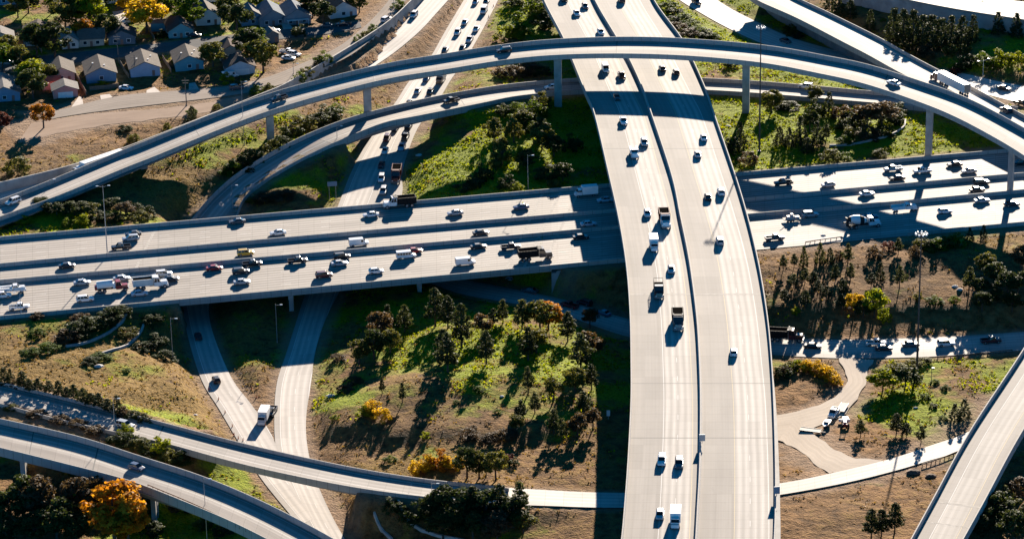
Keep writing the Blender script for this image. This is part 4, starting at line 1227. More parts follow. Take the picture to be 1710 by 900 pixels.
plants('on the green bank beside the viaduct', 'the wide viaduct', (1010, 250), T_((838, 276, 9.6, 4.42, ('tall', 'olive')), (858, 238, 8.4, 4.25, ('tall', 'olive')), (825, 234, 7.8, 4.25, ('tall', 'olive')), (868, 276, 6.6, 3.06, ('tall', 'lime')), (828, 284, 6, 3.4, ('tall', 'olive')), (805, 300, 6, 4, S_('dark')), (875, 211, 5.4, 4.25, B_('olive')), (872, 200, 6, 5, S_('green')), (893, 196, 7, 5, S_('green')), (905, 182, 7, 4, S_('olive')), (882, 214, 5, 5, S_('green')), (860, 188, 4, 4, S_('green')), (905, 250, 8, 4.5, B_('olive')), (925, 262, 7, 4, B_('dark')), (912, 300, 6, 4.5, S_('dark')), (940, 303, 6, 4, B_('dark')), (925, 312, 3, 3, S_('olive')), (865, 318, 3, 2.4, S_('lime')), (900, 235, 8, 4, B_('dark')), (850, 312, 5, 4, S_('dark')), (790, 312, 4, 4, S_('dark')), (880, 285, 7, 4, B_('dark')), (775, 318, 3, 4, S_('dark')), (955, 250, 6, 4, S_('dark')), (840, 190, 4, 3, S_('dark'))), 'plants on the green bank')
plants('above the flyover', 'the wide viaduct', (940, 60), T_((885, 30, 8, 6.5, S_('green')), (850, 66, 7, 6, S_('lime')), (908, 16, 7, 5, S_('dark')), (905, 48, 6, 5, S_('dark')), (870, 56, 5, 4, S_('green')), (860, 10, 6, 5, S_('dark')), (835, 128, 4, 3.5, S_('brown')), (860, 128, 5, 5, S_('brown')), (885, 122, 5, 5, S_('brown')), (905, 125, 4, 4, S_('dark')), (925, 30, 5, 5, S_('dark'))), 'bushes above the flyover')
plants('on the ivy slope beside the viaduct', 'the wide viaduct', (1100, 30), T_((1115, 12, 3, 3.5, S_('green')), (1128, 22, 3, 3.5, S_('dark')), (1140, 34, 3, 4, S_('green')), (1152, 44, 3, 4, S_('green')), (1165, 54, 3, 4, S_('green')), (1180, 62, 3, 4, S_('dark')), (1132, 50, 3.5, 4, S_('brown')), (1150, 60, 3, 4, S_('brown')), (1192, 66, 2.5, 3, S_('green')), (1122, 38, 3, 4, S_('dark'))), 'bushes on the ivy slope')
plants('on the green island below the flyover', 'the wide viaduct', (1225, 260), T_((1236, 246, 8.7, 3.6, CP), (1228, 255, 5.22, 3.4, CP), (1250, 274, 5, 3.5, S_('brown')), (1288, 188, 8, 4, B_('olive')), (1302, 242, 6.38, 3.1, CP), (1318, 244, 6.38, 3.1, CP), (1336, 242, 9.86, 3.8, CP), (1352, 220, 7.54, 3.4, B_('dark')), (1364, 242, 8.12, 3.6, CP), (1348, 255, 5.22, 3.4, CP), (1380, 235, 5.8, 2.5, PA), (1384, 192, 8, 3.4, CP), (1405, 196, 6, 4, S_('brown')), (1358, 172, 6, 3.5, B_('olive')), (1360, 195, 7, 4, S_('dark')), (1415, 215, 5, 4, S_('dark')), (1432, 205, 6, 5, S_('dark')), (1448, 212, 8, 6, B_('brown')), (1472, 210, 8, 6, B_('brown')), (1430, 232, 5, 4.5, S_('olive')), (1450, 232, 5, 4.5, S_('brown')), (1475, 228, 5, 4.5, S_('dark')), (1410, 240, 3, 3, S_('green')), (1385, 270, 5, 4, S_('olive')), (1410, 268, 3, 3, S_('green')), (1490, 205, 6, 5, S_('dark')), (1300, 180, 3, 4, S_('dark')), (1320, 182, 3, 4, S_('dark')), (1470, 262, 3, 3, S_('olive')), (1216, 244, 3, 2, S_('dark')), (1222, 112, 4, 3, S_('dark')), (1500, 190, 5, 4, S_('dark'))), 'plants on the green island')
plants('beyond the diagonal bridge', 'the white semi truck', (1600, 130), T_((1453, 52, 8, 3.2, CP), (1400, 26, 9, 4, CP), (1385, 16, 7, 3.5, CP), (1492, 72, 13, 5.7, CP), (1508, 78, 14, 6.5, CP), (1524, 80, 14, 6.2, CP), (1540, 84, 13, 5.9, CP), (1556, 80, 12, 5.9, CP), (1572, 80, 11, 5.2, CP), (1588, 76, 11, 5.2, CP), (1606, 76, 11, 5.2, CP), (1624, 70, 10, 3.8, CP), (1666, 56, 8, 3.6, CP), (1697, 62, 9, 4, CP), (1640, 28, 6, 3.5, B_('olive')), (1545, 95, 6, 4, S_('brown')), (1585, 92, 5, 3, S_('olive')), (1610, 88, 4, 3, S_('olive')), (1640, 108, 5, 3.8, S_('green')), (1670, 108, 7, 5, S_('lime')), (1658, 114, 4, 3.5, S_('green')), (1700, 110, 6, 4, S_('lime')), (1596, 124, 3.5, 2.4, S_('red')), (1605, 116, 5, 4, S_('dark')), (1620, 108, 4, 4, S_('dark')), (1318, 58, 5, 3.4, S_('olive')), (1475, 36, 1.5, 1.5, S_('green')), (1333, 64, 2.5, 2.5, S_('brown')), (1420, 30, 7, 4, CP)), 'trees beyond the diagonal bridge')
plants('on the hill below the highway', 'the wide viaduct', (1285, 440), T_((1308, 450, 5.5, 2.4, PA), (1326, 446, 5, 2.4, PA), (1342, 446, 8, 2.4, CA), (1369, 440, 8, 3, CA), (1386, 440, 6, 2.6, CP), (1398, 432, 4, 2.5, S_('brown')), (1416, 440, 7.5, 3, PA), (1344, 474, 6, 2.8, PA), (1325, 480, 5, 3, PA), (1358, 476, 5, 3, PP), (1395, 470, 6.5, 2.8, PP), (1420, 470, 7, 2.6, PA), (1366, 490, 5, 3, PP), (1380, 500, 5, 3, PP), (1408, 494, 6, 3, PP), (1405, 514, 5, 3.4, PP), (1460, 430, 5, 3.4, S_('brown')), (1484, 418, 4, 3, S_('red')), (1500, 424, 6, 2.8, PA), (1527, 428, 5, 2.8, S_('brown')), (1470, 468, 6.5, 2.8, CP), (1502, 480, 8, 3.4, PA), (1455, 478, 5, 3, PP), (1545, 416, 5, 4.6, S_('olive')), (1562, 417, 5, 4.6, S_('green')), (1580, 413, 5, 4.6, S_('olive')), (1598, 410, 5, 4.4, S_('green')), (1619, 402, 5, 2.4, CP), (1642, 400, 5.5, 2.4, CP), (1618, 488, 9.5, 3.6, PA), (1646, 458, 8, 4, B_('olive')), (1662, 475, 8, 4.6, B_('dark')), (1636, 492, 6, 3.5, B_('dark')), (1682, 492, 8, 5, B_('dark')), (1704, 452, 9, 4, B_('brown')), (1700, 490, 8, 5, B_('dark')), (1655, 500, 6, 4, S_('dark')),
  (1460, 530, 10, 5, B_('lime')), (1427, 522, 7, 3.2, B_('yellow')), (1442, 530, 6, 4, B_('dark')), (1478, 536, 6, 3, S_('lime')), (1328, 524, 3, 1.8, S_('lime')), (1560, 506, 3, 3.4, S_('green')), (1594, 504, 2.5, 2.6, S_('lime')), (1532, 502, 4, 1.8, S_('olive')), (1345, 512, 6, 3, PP), (1310, 505, 5, 3, PP), (1640, 520, 7, 4, B_('dark')), (1690, 520, 7, 4, B_('dark'))), 'trees on the hill below the highway', .85, .85)
plants('around the gravel track', 'the wide viaduct', (1295, 660), T_((1308, 628, 4.5, 3, S_('dark')), (1320, 620, 4, 2.6, S_('olive')), (1332, 617, 3.6, 2.8, S_('lime')), (1346, 617, 3.6, 2.8, S_('yellow')), (1360, 620, 4, 2.8, S_('yellow')), (1372, 624, 4, 2.8, S_('yellow')), (1384, 632, 4.4, 3, S_('yellow')), (1396, 640, 3.4, 2.4, S_('yellow')), (1474, 652, 6, 5.04, B_('lime')), (1492, 642, 6, 4.5, B_('olive')), (1512, 644, 6, 4.86, B_('dark')), (1437, 728, 4.65, 2.52, PA), (1497, 724, 5.89, 3.24, PP), (1514, 728, 3.72, 2.34, PP), (1538, 738, 4.65, 2.16, PP), (1594, 702, 4.96, 2.7, CP), (1610, 696, 5.27, 2.7, CP), (1455, 898, 8, 3.6, PP), (1472, 893, 7, 3.4, PP), (1494, 888, 8, 3.6, PP), (1525, 612, 3, 3, S_('olive')), (1545, 607, 2, 2.4, S_('olive')), (1560, 640, 1.5, 1.6, S_('green')), (1580, 650, 1.5, 1.6, S_('green')), (1545, 665, 1.6, 1.6, S_('green')), (1575, 700, 1.4, 1.4, S_('green')), (1558, 680, 1.4, 1.4, S_('dark')), (1530, 640, 1.5, 1.6, S_('green')), (1312, 625, 2.5, 2, S_('brown'))), 'plants around the gravel track')  # the dark bush closest to the viaduct stands in for the hedge's shadow
plants('under the steep ramp', 'the ramp edge', (1610, 880), T_((1668, 872, 8, 4.6, B_('dark')), (1684, 880, 7, 4, PP), (1655, 888, 7, 4, B_('dark')), (1700, 835, 6, 4.4, B_('brown')), (1640, 902, 7, 4, PP), (1692, 905, 8, 4.6, B_('dark')), (1702, 862, 5, 3.4, S_('olive')), (1715, 880, 7, 4, PP), (1676, 846, 6, 3.4, PA)), 'trees under the steep ramp')
plants('in the sunny clearing', 'the wide viaduct', (1005, 620), T_((727, 545, 13, 6, PP), (748, 548, 11, 5.4, PP), (771, 580, 14.5, 6, PP), (812, 608, 11, 5, PP), (676, 556, 9.5, 4.6, PA), (648, 548, 8, 4.2, CP), (634, 568, 10, 5.4, B_('brown')), (652, 590, 8, 4.4, B_('olive')), (625, 600, 10, 4.8, B_('dark')), (600, 608, 8, 4.4, B_('olive')), (740, 600, 10, 5, PP), (748, 622, 13, 6.2, PP), (805, 560, 7, 4, B_('brown')), (840, 540, 8, 3.4, PA), (824, 545, 6, 3.4, PP), (872, 550, 10, 4.6, PA), (902, 552, 10, 6.6, B_('olive')), (916, 550, 9, 5.4, B_('orange')), (948, 570, 10, 5, PP), (985, 548, 7, 3.6, B_('brown')), (882, 602, 11, 4.8, PP), (896, 590, 8, 4.6, B_('olive')), (970, 618, 12, 6.4, PA), (985, 600, 9, 5, B_('brown')), (882, 656, 8.5, 3.4, PA), (960, 655, 8, 4.2, B_('olive')), (988, 650, 8, 4, PP), (925, 668, 7, 3.6, B_('olive')), (975, 690, 7, 4, PA), (893, 690, 6.5, 3, PA), (925, 725, 8, 3.6, PP), (938, 735, 7, 3.4, PA), (965, 728, 7, 3.6, B_('brown')), (990, 715, 6, 3, B_('brown')), (862, 720, 5, 3, B_('olive')), (870, 700, 6, 3, PP), (672, 672, 6.5, 1.9, PP), (638, 658, 5.5, 1.7, PP), (622, 688, 4.8, 3.6, S_('yellow')), (610, 694, 3.6, 3.2, S_('lime')), (637, 700, 4.6, 3.6, S_('yellow')), (590, 640, 2.4, 3.4, S_('brown')), (575, 655, 2.4, 3.4, S_('brown')), (710, 732, 3, 1.8, S_('lime')), (651, 770, 2, 2.4, S_('green')), (700, 790, 5, 3.6, S_('yellow')), (715, 782, 5, 3.4, S_('yellow')), (736, 780, 6.4, 3.8, S_('orange')), (752, 782, 5, 3.4, S_('yellow')), (762, 778, 4, 3, S_('yellow')), (712, 775, 3.4, 2.6, S_('orange')), (780, 798, 9, 4.6, B_('dark')), (800, 798, 8, 4, B_('olive')), (828, 802, 9, 4.2, B_('olive')), (812, 795, 7, 3.4, PP), (848, 768, 3, 2.4, S_('red')), (858, 775, 2.4, 2, S_('dark')), (832, 690, 1.5, 1.8, S_('green')), (762, 672, 1, 1.4, S_('green')), (800, 652, 1.5, 2.4, S_('green')), (565, 600, 2, 3, S_('brown')), (780, 730, 3, 4, S_('brown')), (820, 735, 3, 4, S_('brown')), (850, 738, 4, 4, B_('brown')), (560, 700, 1.6, 2, S_('lime')), (790, 715, 1, 1.5, S_('brown'))), 'trees in the sunny clearing', .92, .84)
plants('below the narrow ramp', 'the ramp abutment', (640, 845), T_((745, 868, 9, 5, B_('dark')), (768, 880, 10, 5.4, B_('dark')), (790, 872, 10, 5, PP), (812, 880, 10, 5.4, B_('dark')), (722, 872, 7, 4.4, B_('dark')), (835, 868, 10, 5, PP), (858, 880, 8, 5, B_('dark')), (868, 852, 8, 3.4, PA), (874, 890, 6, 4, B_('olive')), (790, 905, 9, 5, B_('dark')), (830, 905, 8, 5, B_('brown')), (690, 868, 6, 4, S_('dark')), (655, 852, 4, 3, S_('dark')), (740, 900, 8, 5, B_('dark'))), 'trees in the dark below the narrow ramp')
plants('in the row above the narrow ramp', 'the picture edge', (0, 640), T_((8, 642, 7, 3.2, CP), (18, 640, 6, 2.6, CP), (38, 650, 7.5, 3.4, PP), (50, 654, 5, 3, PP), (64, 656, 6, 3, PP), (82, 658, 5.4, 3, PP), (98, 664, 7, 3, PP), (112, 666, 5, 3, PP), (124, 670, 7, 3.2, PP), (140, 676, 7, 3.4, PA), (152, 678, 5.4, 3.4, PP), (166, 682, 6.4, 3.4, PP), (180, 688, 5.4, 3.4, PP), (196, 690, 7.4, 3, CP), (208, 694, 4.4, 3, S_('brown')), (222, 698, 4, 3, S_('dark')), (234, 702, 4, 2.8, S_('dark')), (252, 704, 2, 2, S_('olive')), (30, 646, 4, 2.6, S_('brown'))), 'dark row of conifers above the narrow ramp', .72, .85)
plants('on the slope below the highway', 'the underpass', (290, 560), T_((125, 560, 4.6, 5, S_('dark')), (145, 552, 4.6, 5, S_('dark')), (166, 545, 4.6, 5, S_('dark')), (185, 535, 4.4, 4.6, S_('dark')), (200, 528, 4, 4, S_('dark')), (112, 570, 4, 4, S_('brown')), (60, 560, 2.6, 3, S_('green')), (78, 584, 2, 4, S_('green')), (50, 590, 1.8, 3.4, S_('green')), (168, 598, 1.8, 4, S_('green')), (150, 606, 1.8, 3.4, S_('dark')), (255, 540, 3.4, 4, S_('dark')), (215, 560, 3, 3.6, S_('olive')), (260, 575, 3.4, 4, S_('dark')), (240, 585, 3, 4, S_('dark')), (275, 600, 3, 4, S_('dark')), (62, 532, 2, 2.4, S_('brown')), (210, 620, .9, 1.6, S_('green')), (135, 535, 3, 3, S_('brown'))), 'bushes on the slope below the highway')
plants('between the two lower ramps', 'the traffic cones', (400, 760), T_((210, 724, 3.6, 2.6, S_('lime')), (268, 752, 5, 3.2, S_('lime')), (250, 760, 4, 3.4, S_('dark')), (232, 752, 4, 3.6, S_('olive')), (214, 744, 4, 3.6, S_('dark')), (195, 738, 3, 3, S_('dark')), (282, 768, 4, 3.6, S_('olive')), (300, 774, 4, 3.6, S_('dark')), (160, 722, 2.4, 3, S_('brown')), (130, 712, 2.4, 3, S_('brown')), (60, 694, 2, 3, S_('brown')), (100, 704, 2, 3, S_('brown')), (20, 684, 1.6, 2.4, S_('olive'))), 'bushes between the lower ramps')
plants('below the lower ramp', 'the big orange tree', (190, 870), T_((192, 905, 16, 9, B_('orange')), (215, 912, 11, 5.5, B_('orange')), (142, 868, 12, 6.5, B_('brown')), (128, 905, 8, 5, B_('dark')), (40, 868, 12, 6, B_('dark')), (70, 872, 12, 6, B_('brown')), (18, 880, 10, 6, B_('dark')), (95, 900, 11, 6, B_('dark')), (60, 905, 8, 5, B_('dark')), (10, 912, 7, 5, B_('dark')), (120, 800, 6, 3.6, B_('olive')), (150, 806, 6, 3.4, B_('brown')), (172, 812, 7, 3.6, B_('brown')), (200, 824, 6, 3.4, B_('dark')), (212, 836, 6, 3.2, B_('olive')), (240, 850, 5, 4, S_('dark')), (300, 850, 3.4, 3.6, S_('brown')), (340, 880, 3, 3, S_('olive')), (375, 890, 3, 3.4, S_('dark')), (250, 890, 4, 4, S_('dark'))), 'trees below the lower ramp')

# low ground cover: leafy tufts where the ground is green or golden (nobody could count them)
def cover(name, label, n, col, m, size, h, thr, seed):
    g = np.random.default_rng(seed)
    x0 = rng.uniform(-190, 190, n * 3); y0 = rng.uniform(715, 1165, n * 3)
    q = np.stack([x0, y0], 1)
    _, _, dm = road_near(q)
    v = idw(q, _vp, _vv, 3.0, 12.0)[:, col]
    patch = np.sin(q[:, 0] * .21 + 2 * np.sin(q[:, 1] * .13)) * np.sin(q[:, 1] * .19 + 1.7 * np.sin(q[:, 0] * .11))
    keep = (dm > 1.2) & (v + .35 * patch + g.normal(size=len(q)) * .12 > thr)
    q = q[keep][:n]
    k = len(q)
    z = np.array([gz(a, b_) for a, b_ in q])
    per = 5
    own = np.repeat(np.arange(k), per)
    M = len(own)
    s = size * (.5 + g.random(k))[own]
    p = np.column_stack([q[own, 0] + g.normal(size=M) * s * .8, q[own, 1] + g.normal(size=M) * s * .8, z[own] + h * g.random(M) * s])
    nr = g.normal(size=(M, 3)) * .6 + np.array([0, 0, .6]); nr /= np.linalg.norm(nr, axis=1)[:, None]
    a = np.cross(nr, g.normal(size=(M, 3))); a /= np.linalg.norm(a, axis=1)[:, None]
    b2 = np.cross(nr, a); s = s[:, None] * .62
    V = np.stack([p - a * s - b2 * s * .5, p + a * s * .3 - b2 * s * .7, p + a * s + b2 * s * .4, p - a * s * .2 + b2 * s * .8], 1).reshape(-1, 3)
    me = bpy.data.meshes.new(name)
    me.from_pydata(V.tolist(), [], np.arange(M * 4).reshape(M, 4).tolist())
    me.materials.append(m)
    set_tint(me, np.clip(.5 + .35 * patch[keep][:n][own] + g.normal(size=M) * .2, 0, 1))
    o = bpy.data.objects.new(name, me); COL.objects.link(o)
    tag(o, label, 'ground cover', kind='stuff')
G_LEAF = leaf_mat('low green plants', [(.06, .10, .004), (.165, .215, .006), (.29, .31, .012)], .5)
Y_LEAF = leaf_mat('dry golden grass', [(.10, .062, .018), (.17, .112, .032), (.25, .17, .055)], .35)
S_LEAF = leaf_mat('dead brown weeds', [(.05, .03, .018), (.10, .062, .038), (.17, .11, .07)], .3)
cover('green_ground_cover', 'low leafy green plants covering the banks and islands', 38000, 0, G_LEAF, .38, .7, .62, 5)
cover('golden_grass', 'dry golden grass on the banks', 15000, 1, Y_LEAF, .3, .7, .4, 6)
cover('dead_weeds', 'brown dead weeds scattered over bare soil', 9000, 1, S_LEAF, .28, .7, .12, 8)

# board fences between the yards
FENCE_W = simple('weathered fence boards', (.20, .14, .10), .9, .25, 1.5)
def board_fence(px, h, label):
    pts = catmull([tuple(on_ground(x, y)) for x, y in px], 2.4)
    root = empty('board_fence', label=label, cat='fence', group='board fences between the yards')
    mb = MB(); pm = MB()
    t = np.gradient(pts[:, :2], axis=0); t /= np.maximum(np.linalg.norm(t, axis=1), 1e-6)[:, None]
    mb.ring_loft([[(p[0] - q[1] * a, p[1] + q[0] * a, gz(p[0], p[1]) + z) for a, z in ((-.04, -.1), (-.04, h), (.04, h), (.04, -.1))] for p, q in zip(pts, t)])
    o = mb.build('boards', FENCE_W, root); _recalc(o)
    pm.box(-.08, .08, -.08, .08, -.4, h + .12); me_ = pm.mesh('post', [FENCE_W])
    for p in pts:
        o = bpy.data.objects.new('post', me_); COL.objects.link(o); o.parent = root; o.location = (p[0], p[1], gz(p[0], p[1]))
board_fence([(124, 124), (134, 142), (144, 160)], 1.8, 'brown board fence running between the pink garage and the blue house')
board_fence([(150, 152), (172, 150), (198, 146)], 1.5, 'low board fence before the blue house')
board_fence([(198, 104), (206, 118), (216, 132)], 1.7, 'board fence between the blue house and the lavender house')
board_fence([(272, 100), (280, 112), (286, 122)], 1.6, 'board fence between the lavender house and the teal house')
board_fence([(70, 90), (60, 70), (52, 60)], 1.6, 'board fence beside the long white porch')
board_fence([(258, 68), (250, 54), (244, 44)], 1.6, 'board fence beside the low flat garage')
# ------------------------------------------------------------------ vehicles (length along +x = forward)
def paint(name, col, rough=.32, metal=0.0):
    return simple('car paint ' + name, col, rough, .04, .8, metal=metal, coat=.35)
PAINT = {'white': paint('white', (.74, .74, .73)), 'black': paint('black', (.012, .012, .014)), 'silver': paint('silver', (.42, .44, .46), .35, .3), 'grey': paint('grey', (.10, .105, .115), .35, .2),
         'dark': paint('dark', (.026, .028, .033)), 'red': paint('red', (.30, .022, .02)), 'maroon': paint('maroon', (.085, .012, .014)), 'blue': paint('blue', (.05, .085, .16)), 'yellow': paint('yellow', (.55, .34, .04)),
         'brown': paint('brown', (.16, .10, .06)), 'pale blue': paint('pale blue', (.40, .48, .56)), 'orange': paint('orange', (.5, .12, .03))}
V_GLASS = simple('tinted car glass', (.012, .015, .018), .08, .05, 1.0)
TYRE = simple('black tyre rubber', (.015, .015, .015), .85, .1, 3.0)
RIM = simple('alloy rim', (.35, .35, .36), .4, .05, 3.0, metal=.7)
LAMP = simple('headlamp lens', (.75, .75, .72), .15, .03, 3.0)
TAIL = simple('tail lamp red', (.28, .012, .01), .25, .05, 3.0)
PLAST = simple('dark bumper plastic', (.025, .025, .027), .7, .1, 3.0, spec=.2)
BED = simple('dark bed liner', (.010, .009, .008), 1.0, .15, 3.0, spec=0.0)
BOXW = simple('white box panel', (.78, .78, .77), .45, .05, .7)
DIRT_LOAD = simple('brown dirt load', (.10, .065, .04), .95, .3, 2.0)
CHROME = simple('bright bare metal', (.5, .5, .5), .3, .1, 2.0, metal=.9)
FRAME = simple('truck frame', (.02, .019, .018), .8, .1, 2.0, spec=.15)

DUMP = {'black': simple('matt black dump body', (.010, .010, .011), .75, .2, 1.5, spec=.15), 'maroon': simple('matt maroon dump body', (.10, .014, .012), .7, .2, 1.5, spec=.15), 'white': simple('white dump body', (.62, .62, .60), .6, .08, 1.5)}


def wheel_mesh(r, w):
    b = MB()
    b.tube((0, -w / 2, 0), (0, w / 2, 0), r, r, 14, 0)
    b.tube((0, -w / 2 - .012, 0), (0, w / 2 + .012, 0), r * .6, r * .6, 10, 1)
    return b.mesh('wheel', [TYRE, RIM])
WH_CAR, WH_BIG, WH_TR = wheel_mesh(.34, .24), wheel_mesh(.40, .27), wheel_mesh(.52, .34)


def wheels(root, me, xs, hw, r):
    for x in xs:
        for s in (-1, 1):
            o = bpy.data.objects.new('wheel', me); COL.objects.link(o); o.parent = root
            o.location = (x, s * hw, r)


def half_ring(x, hw, z0, zb, zt, tw):
    """cross-section of a lower body: sill, belt, rounded shoulder"""
    r = [(x, -hw * .90, z0), (x, -hw, z0 + .22), (x, -hw, zb - .10), (x, -hw * .93, zb), (x, -tw, zt)]
    return r + [(a, -b, c) for a, b, c in r[::-1]]


def car_body(spec):
    """spec: length profile list of (x, half width, sill z, shoulder z, top z, top half width)"""
    b = MB()
    b.ring_loft([half_ring(*q) for q in spec])
    return b


def glass_house(b, x0, x1, z0, rx0, rx1, z1, hw, rw, m):
    lo = [(x0, -hw, z0), (x1, -hw * .96, z0), (x1, hw * .96, z0), (x0, hw, z0)]
    hi = [(rx0, -rw, z1), (rx1, -rw, z1), (rx1, rw, z1), (rx0, rw, z1)]
    b.ring_loft([lo, hi], m)
    return lo, hi


def roof_pillars(b, lo, hi, t=.05, m=0, mids=(.45,)):
    c = [(p[0], p[1], p[2]) for p in hi]
    g = .03
    b.ring_loft([[(p[0] + (g if p[0] > 0 else -g) * 0, p[1] * 1.03, p[2] - .01) for p in c],
                 [(p[0], p[1] * 1.0, p[2] + t * .7) for p in c],
                 [(p[0] * .94 + .0, p[1] * .82, p[2] + t) for p in c]], m)
    for a, d in zip(lo, hi):
        s = 1 if a[1] > 0 else -1
        b.tube((a[0], a[1] + .015 * s, a[2] - .02), (d[0], d[1] + .02 * s, d[2]), .06, .05, 4, m)
    for q in mids:
        for s in (-1, 1):
            l = Vector(lo[0]).lerp(Vector(lo[1]), q); h = Vector(hi[0]).lerp(Vector(hi[1]), q)
            b.tube((l.x, s * (abs(l.y) + .015), l.z), (h.x, s * (abs(h.y) + .02), h.z), .055, .045, 4, m)


def lights(b, xf, xr, hw, z, m1, m2):
    for s in (-1, 1):
        y = s * (hw - .24)
        b.box(xf - .03, xf + .035, y - .2, y + .2, z - .08, z + .10, m1)
        b.box(xr - .035, xr + .03, y - .16, y + .16, z + .0, z + .2, m2)


def make_car(kind):
    root = empty(kind)
    b = MB(); g = MB()
    if kind == 'sedan':
        sp = [(-2.32, .74, .38, .84, .88, .5), (-2.22, .86, .26, .92, .97, .6), (-1.5, .91, .22, .93, 1.0, .66), (.0, .92, .22, .90, .95, .66), (1.0, .91, .22, .88, .94, .64), (1.9, .88, .24, .78, .83, .56), (2.26, .74, .34, .66, .69, .45)]
        lo, hi = glass_house(g, -1.75, 1.05, .93, -1.02, .28, 1.42, .80, .60, 0); wx, hw = (-1.38, 1.38), .80
        roof_pillars(b, lo, hi); lights(b, 2.2, -2.28, .86, .62, 1, 2)
    elif kind == 'suv':
        sp = [(-2.35, .82, .42, .98, 1.02, .6), (-2.28, .92, .32, 1.04, 1.08, .68), (0, .96, .28, 1.04, 1.08, .70), (1.1, .95, .28, 1.02, 1.08, .68), (2.05, .92, .32, .94, .99, .62), (2.36, .80, .42, .80, .83, .5)]
        lo, hi = glass_house(g, -2.22, 1.12, 1.05, -1.95, .42, 1.70, .85, .70, 0); wx, hw = (-1.42, 1.45), .84
        roof_pillars(b, lo, hi, .06, 0, (.3, .6)); lights(b, 2.3, -2.33, .9, .78, 1, 2)
    elif kind == 'hatchback':
        sp = [(-2.02, .78, .38, .90, .94, .55), (-1.95, .88, .28, .94, .98, .62), (0, .91, .24, .92, .97, .66), (.95, .90, .24, .90, .95, .64), (1.75, .86, .26, .80, .84, .56), (2.05, .72, .36, .68, .70, .45)]
        lo, hi = glass_house(g, -1.92, 1.05, .94, -1.45, .32, 1.47, .80, .62, 0); wx, hw = (-1.25, 1.27), .79
        roof_pillars(b, lo, hi); lights(b, 2.0, -2.0, .84, .64, 1, 2)
    elif kind == 'pickup':
        sp = [(-.55, .96, .38, 1.05, 1.08, .72), (1.25, .96, .36, 1.04, 1.10, .70), (2.35, .93, .38, .98, 1.03, .64), (2.7, .82, .46, .86, .89, .55)]
        lo, hi = glass_house(g, -.55, 1.32, 1.06, -.42, .68, 1.74, .86, .70, 0); wx, hw = (-1.75, 1.75), .86
        roof_pillars(b, lo, hi, .06)
        b.box(-2.75, -.62, -.95, .95, .42, .66)
        for s in (-1, 1): b.box(-2.75, -.62, s * .86 - .09, s * .86 + .09, .662, 1.12)
        b.box(-2.75, -2.66, -.765, .765, .662, 1.10)
        b.box(-.72, -.62, -.765, .765, .662, 1.10)
        lights(b, 2.64, -2.73, .9, .74, 1, 2)
    elif kind in ('van', 'passenger_van'):
        sp = [(-2.75, .90, .45, 1.15, 2.05, .80), (-2.68, .98, .36, 1.15, 2.15, .84), (1.2, .98, .34, 1.15, 2.15, .84), (1.55, .97, .34, 1.13, 1.55, .80), (1.9, .96, .36, 1.08, 1.14, .72), (2.55, .90, .40, .96, 1.0, .62), (2.75, .80, .5, .84, .86, .5)]
        g.poly([(1.24, -.78, 2.02), (1.24, .78, 2.02), (1.86, .84, 1.24), (1.86, -.84, 1.24)])
        g.v = [(x + .09, y, z + .05) for x, y, z in g.v]
        wins = [(.55, 1.2)] if kind == 'van' else [(.55, 1.2), (-.25, .45), (-1.0, -.35), (-1.75, -1.1), (-2.5, -1.85)]
        for x0, x1 in wins:
            for s in (-1, 1): g.poly([(x0, s * 1.0, 1.28), (x1, s * 1.0, 1.28), (x1 - .05, s * .905, 1.88), (x0, s * .905, 1.88)])
        g.poly([(-2.79, -.7, 1.3), (-2.79, .7, 1.3), (-2.77, .64, 1.9), (-2.77, -.64, 1.9)])
        wx, hw = (-1.7, 1.85), .87
        lights(b, 2.7, -2.72, .92, .72, 1, 2)
    bb = car_body(sp)
    off = len(b.v)
    b.v += bb.v; b.f += [tuple(i + off for i in f) for f in bb.f]; b.m += bb.m; b.uv += bb.uv
    o = b.build('body', [PAINT['white'], LAMP, TAIL], root)
    o.material_slots[0].link = 'OBJECT'; o.material_slots[0].material = PAINT['white']
    g.build('windows', V_GLASS, root)
    if kind == 'pickup':
        l = MB(); l.box(-2.65, -.73, -.765, .765, .664, .70); l.build('bed_floor', BED, root)
    big = kind in ('pickup', 'suv')
    wheels(root, WH_BIG if big else WH_CAR, wx, hw, .40 if big else .34)
    return root


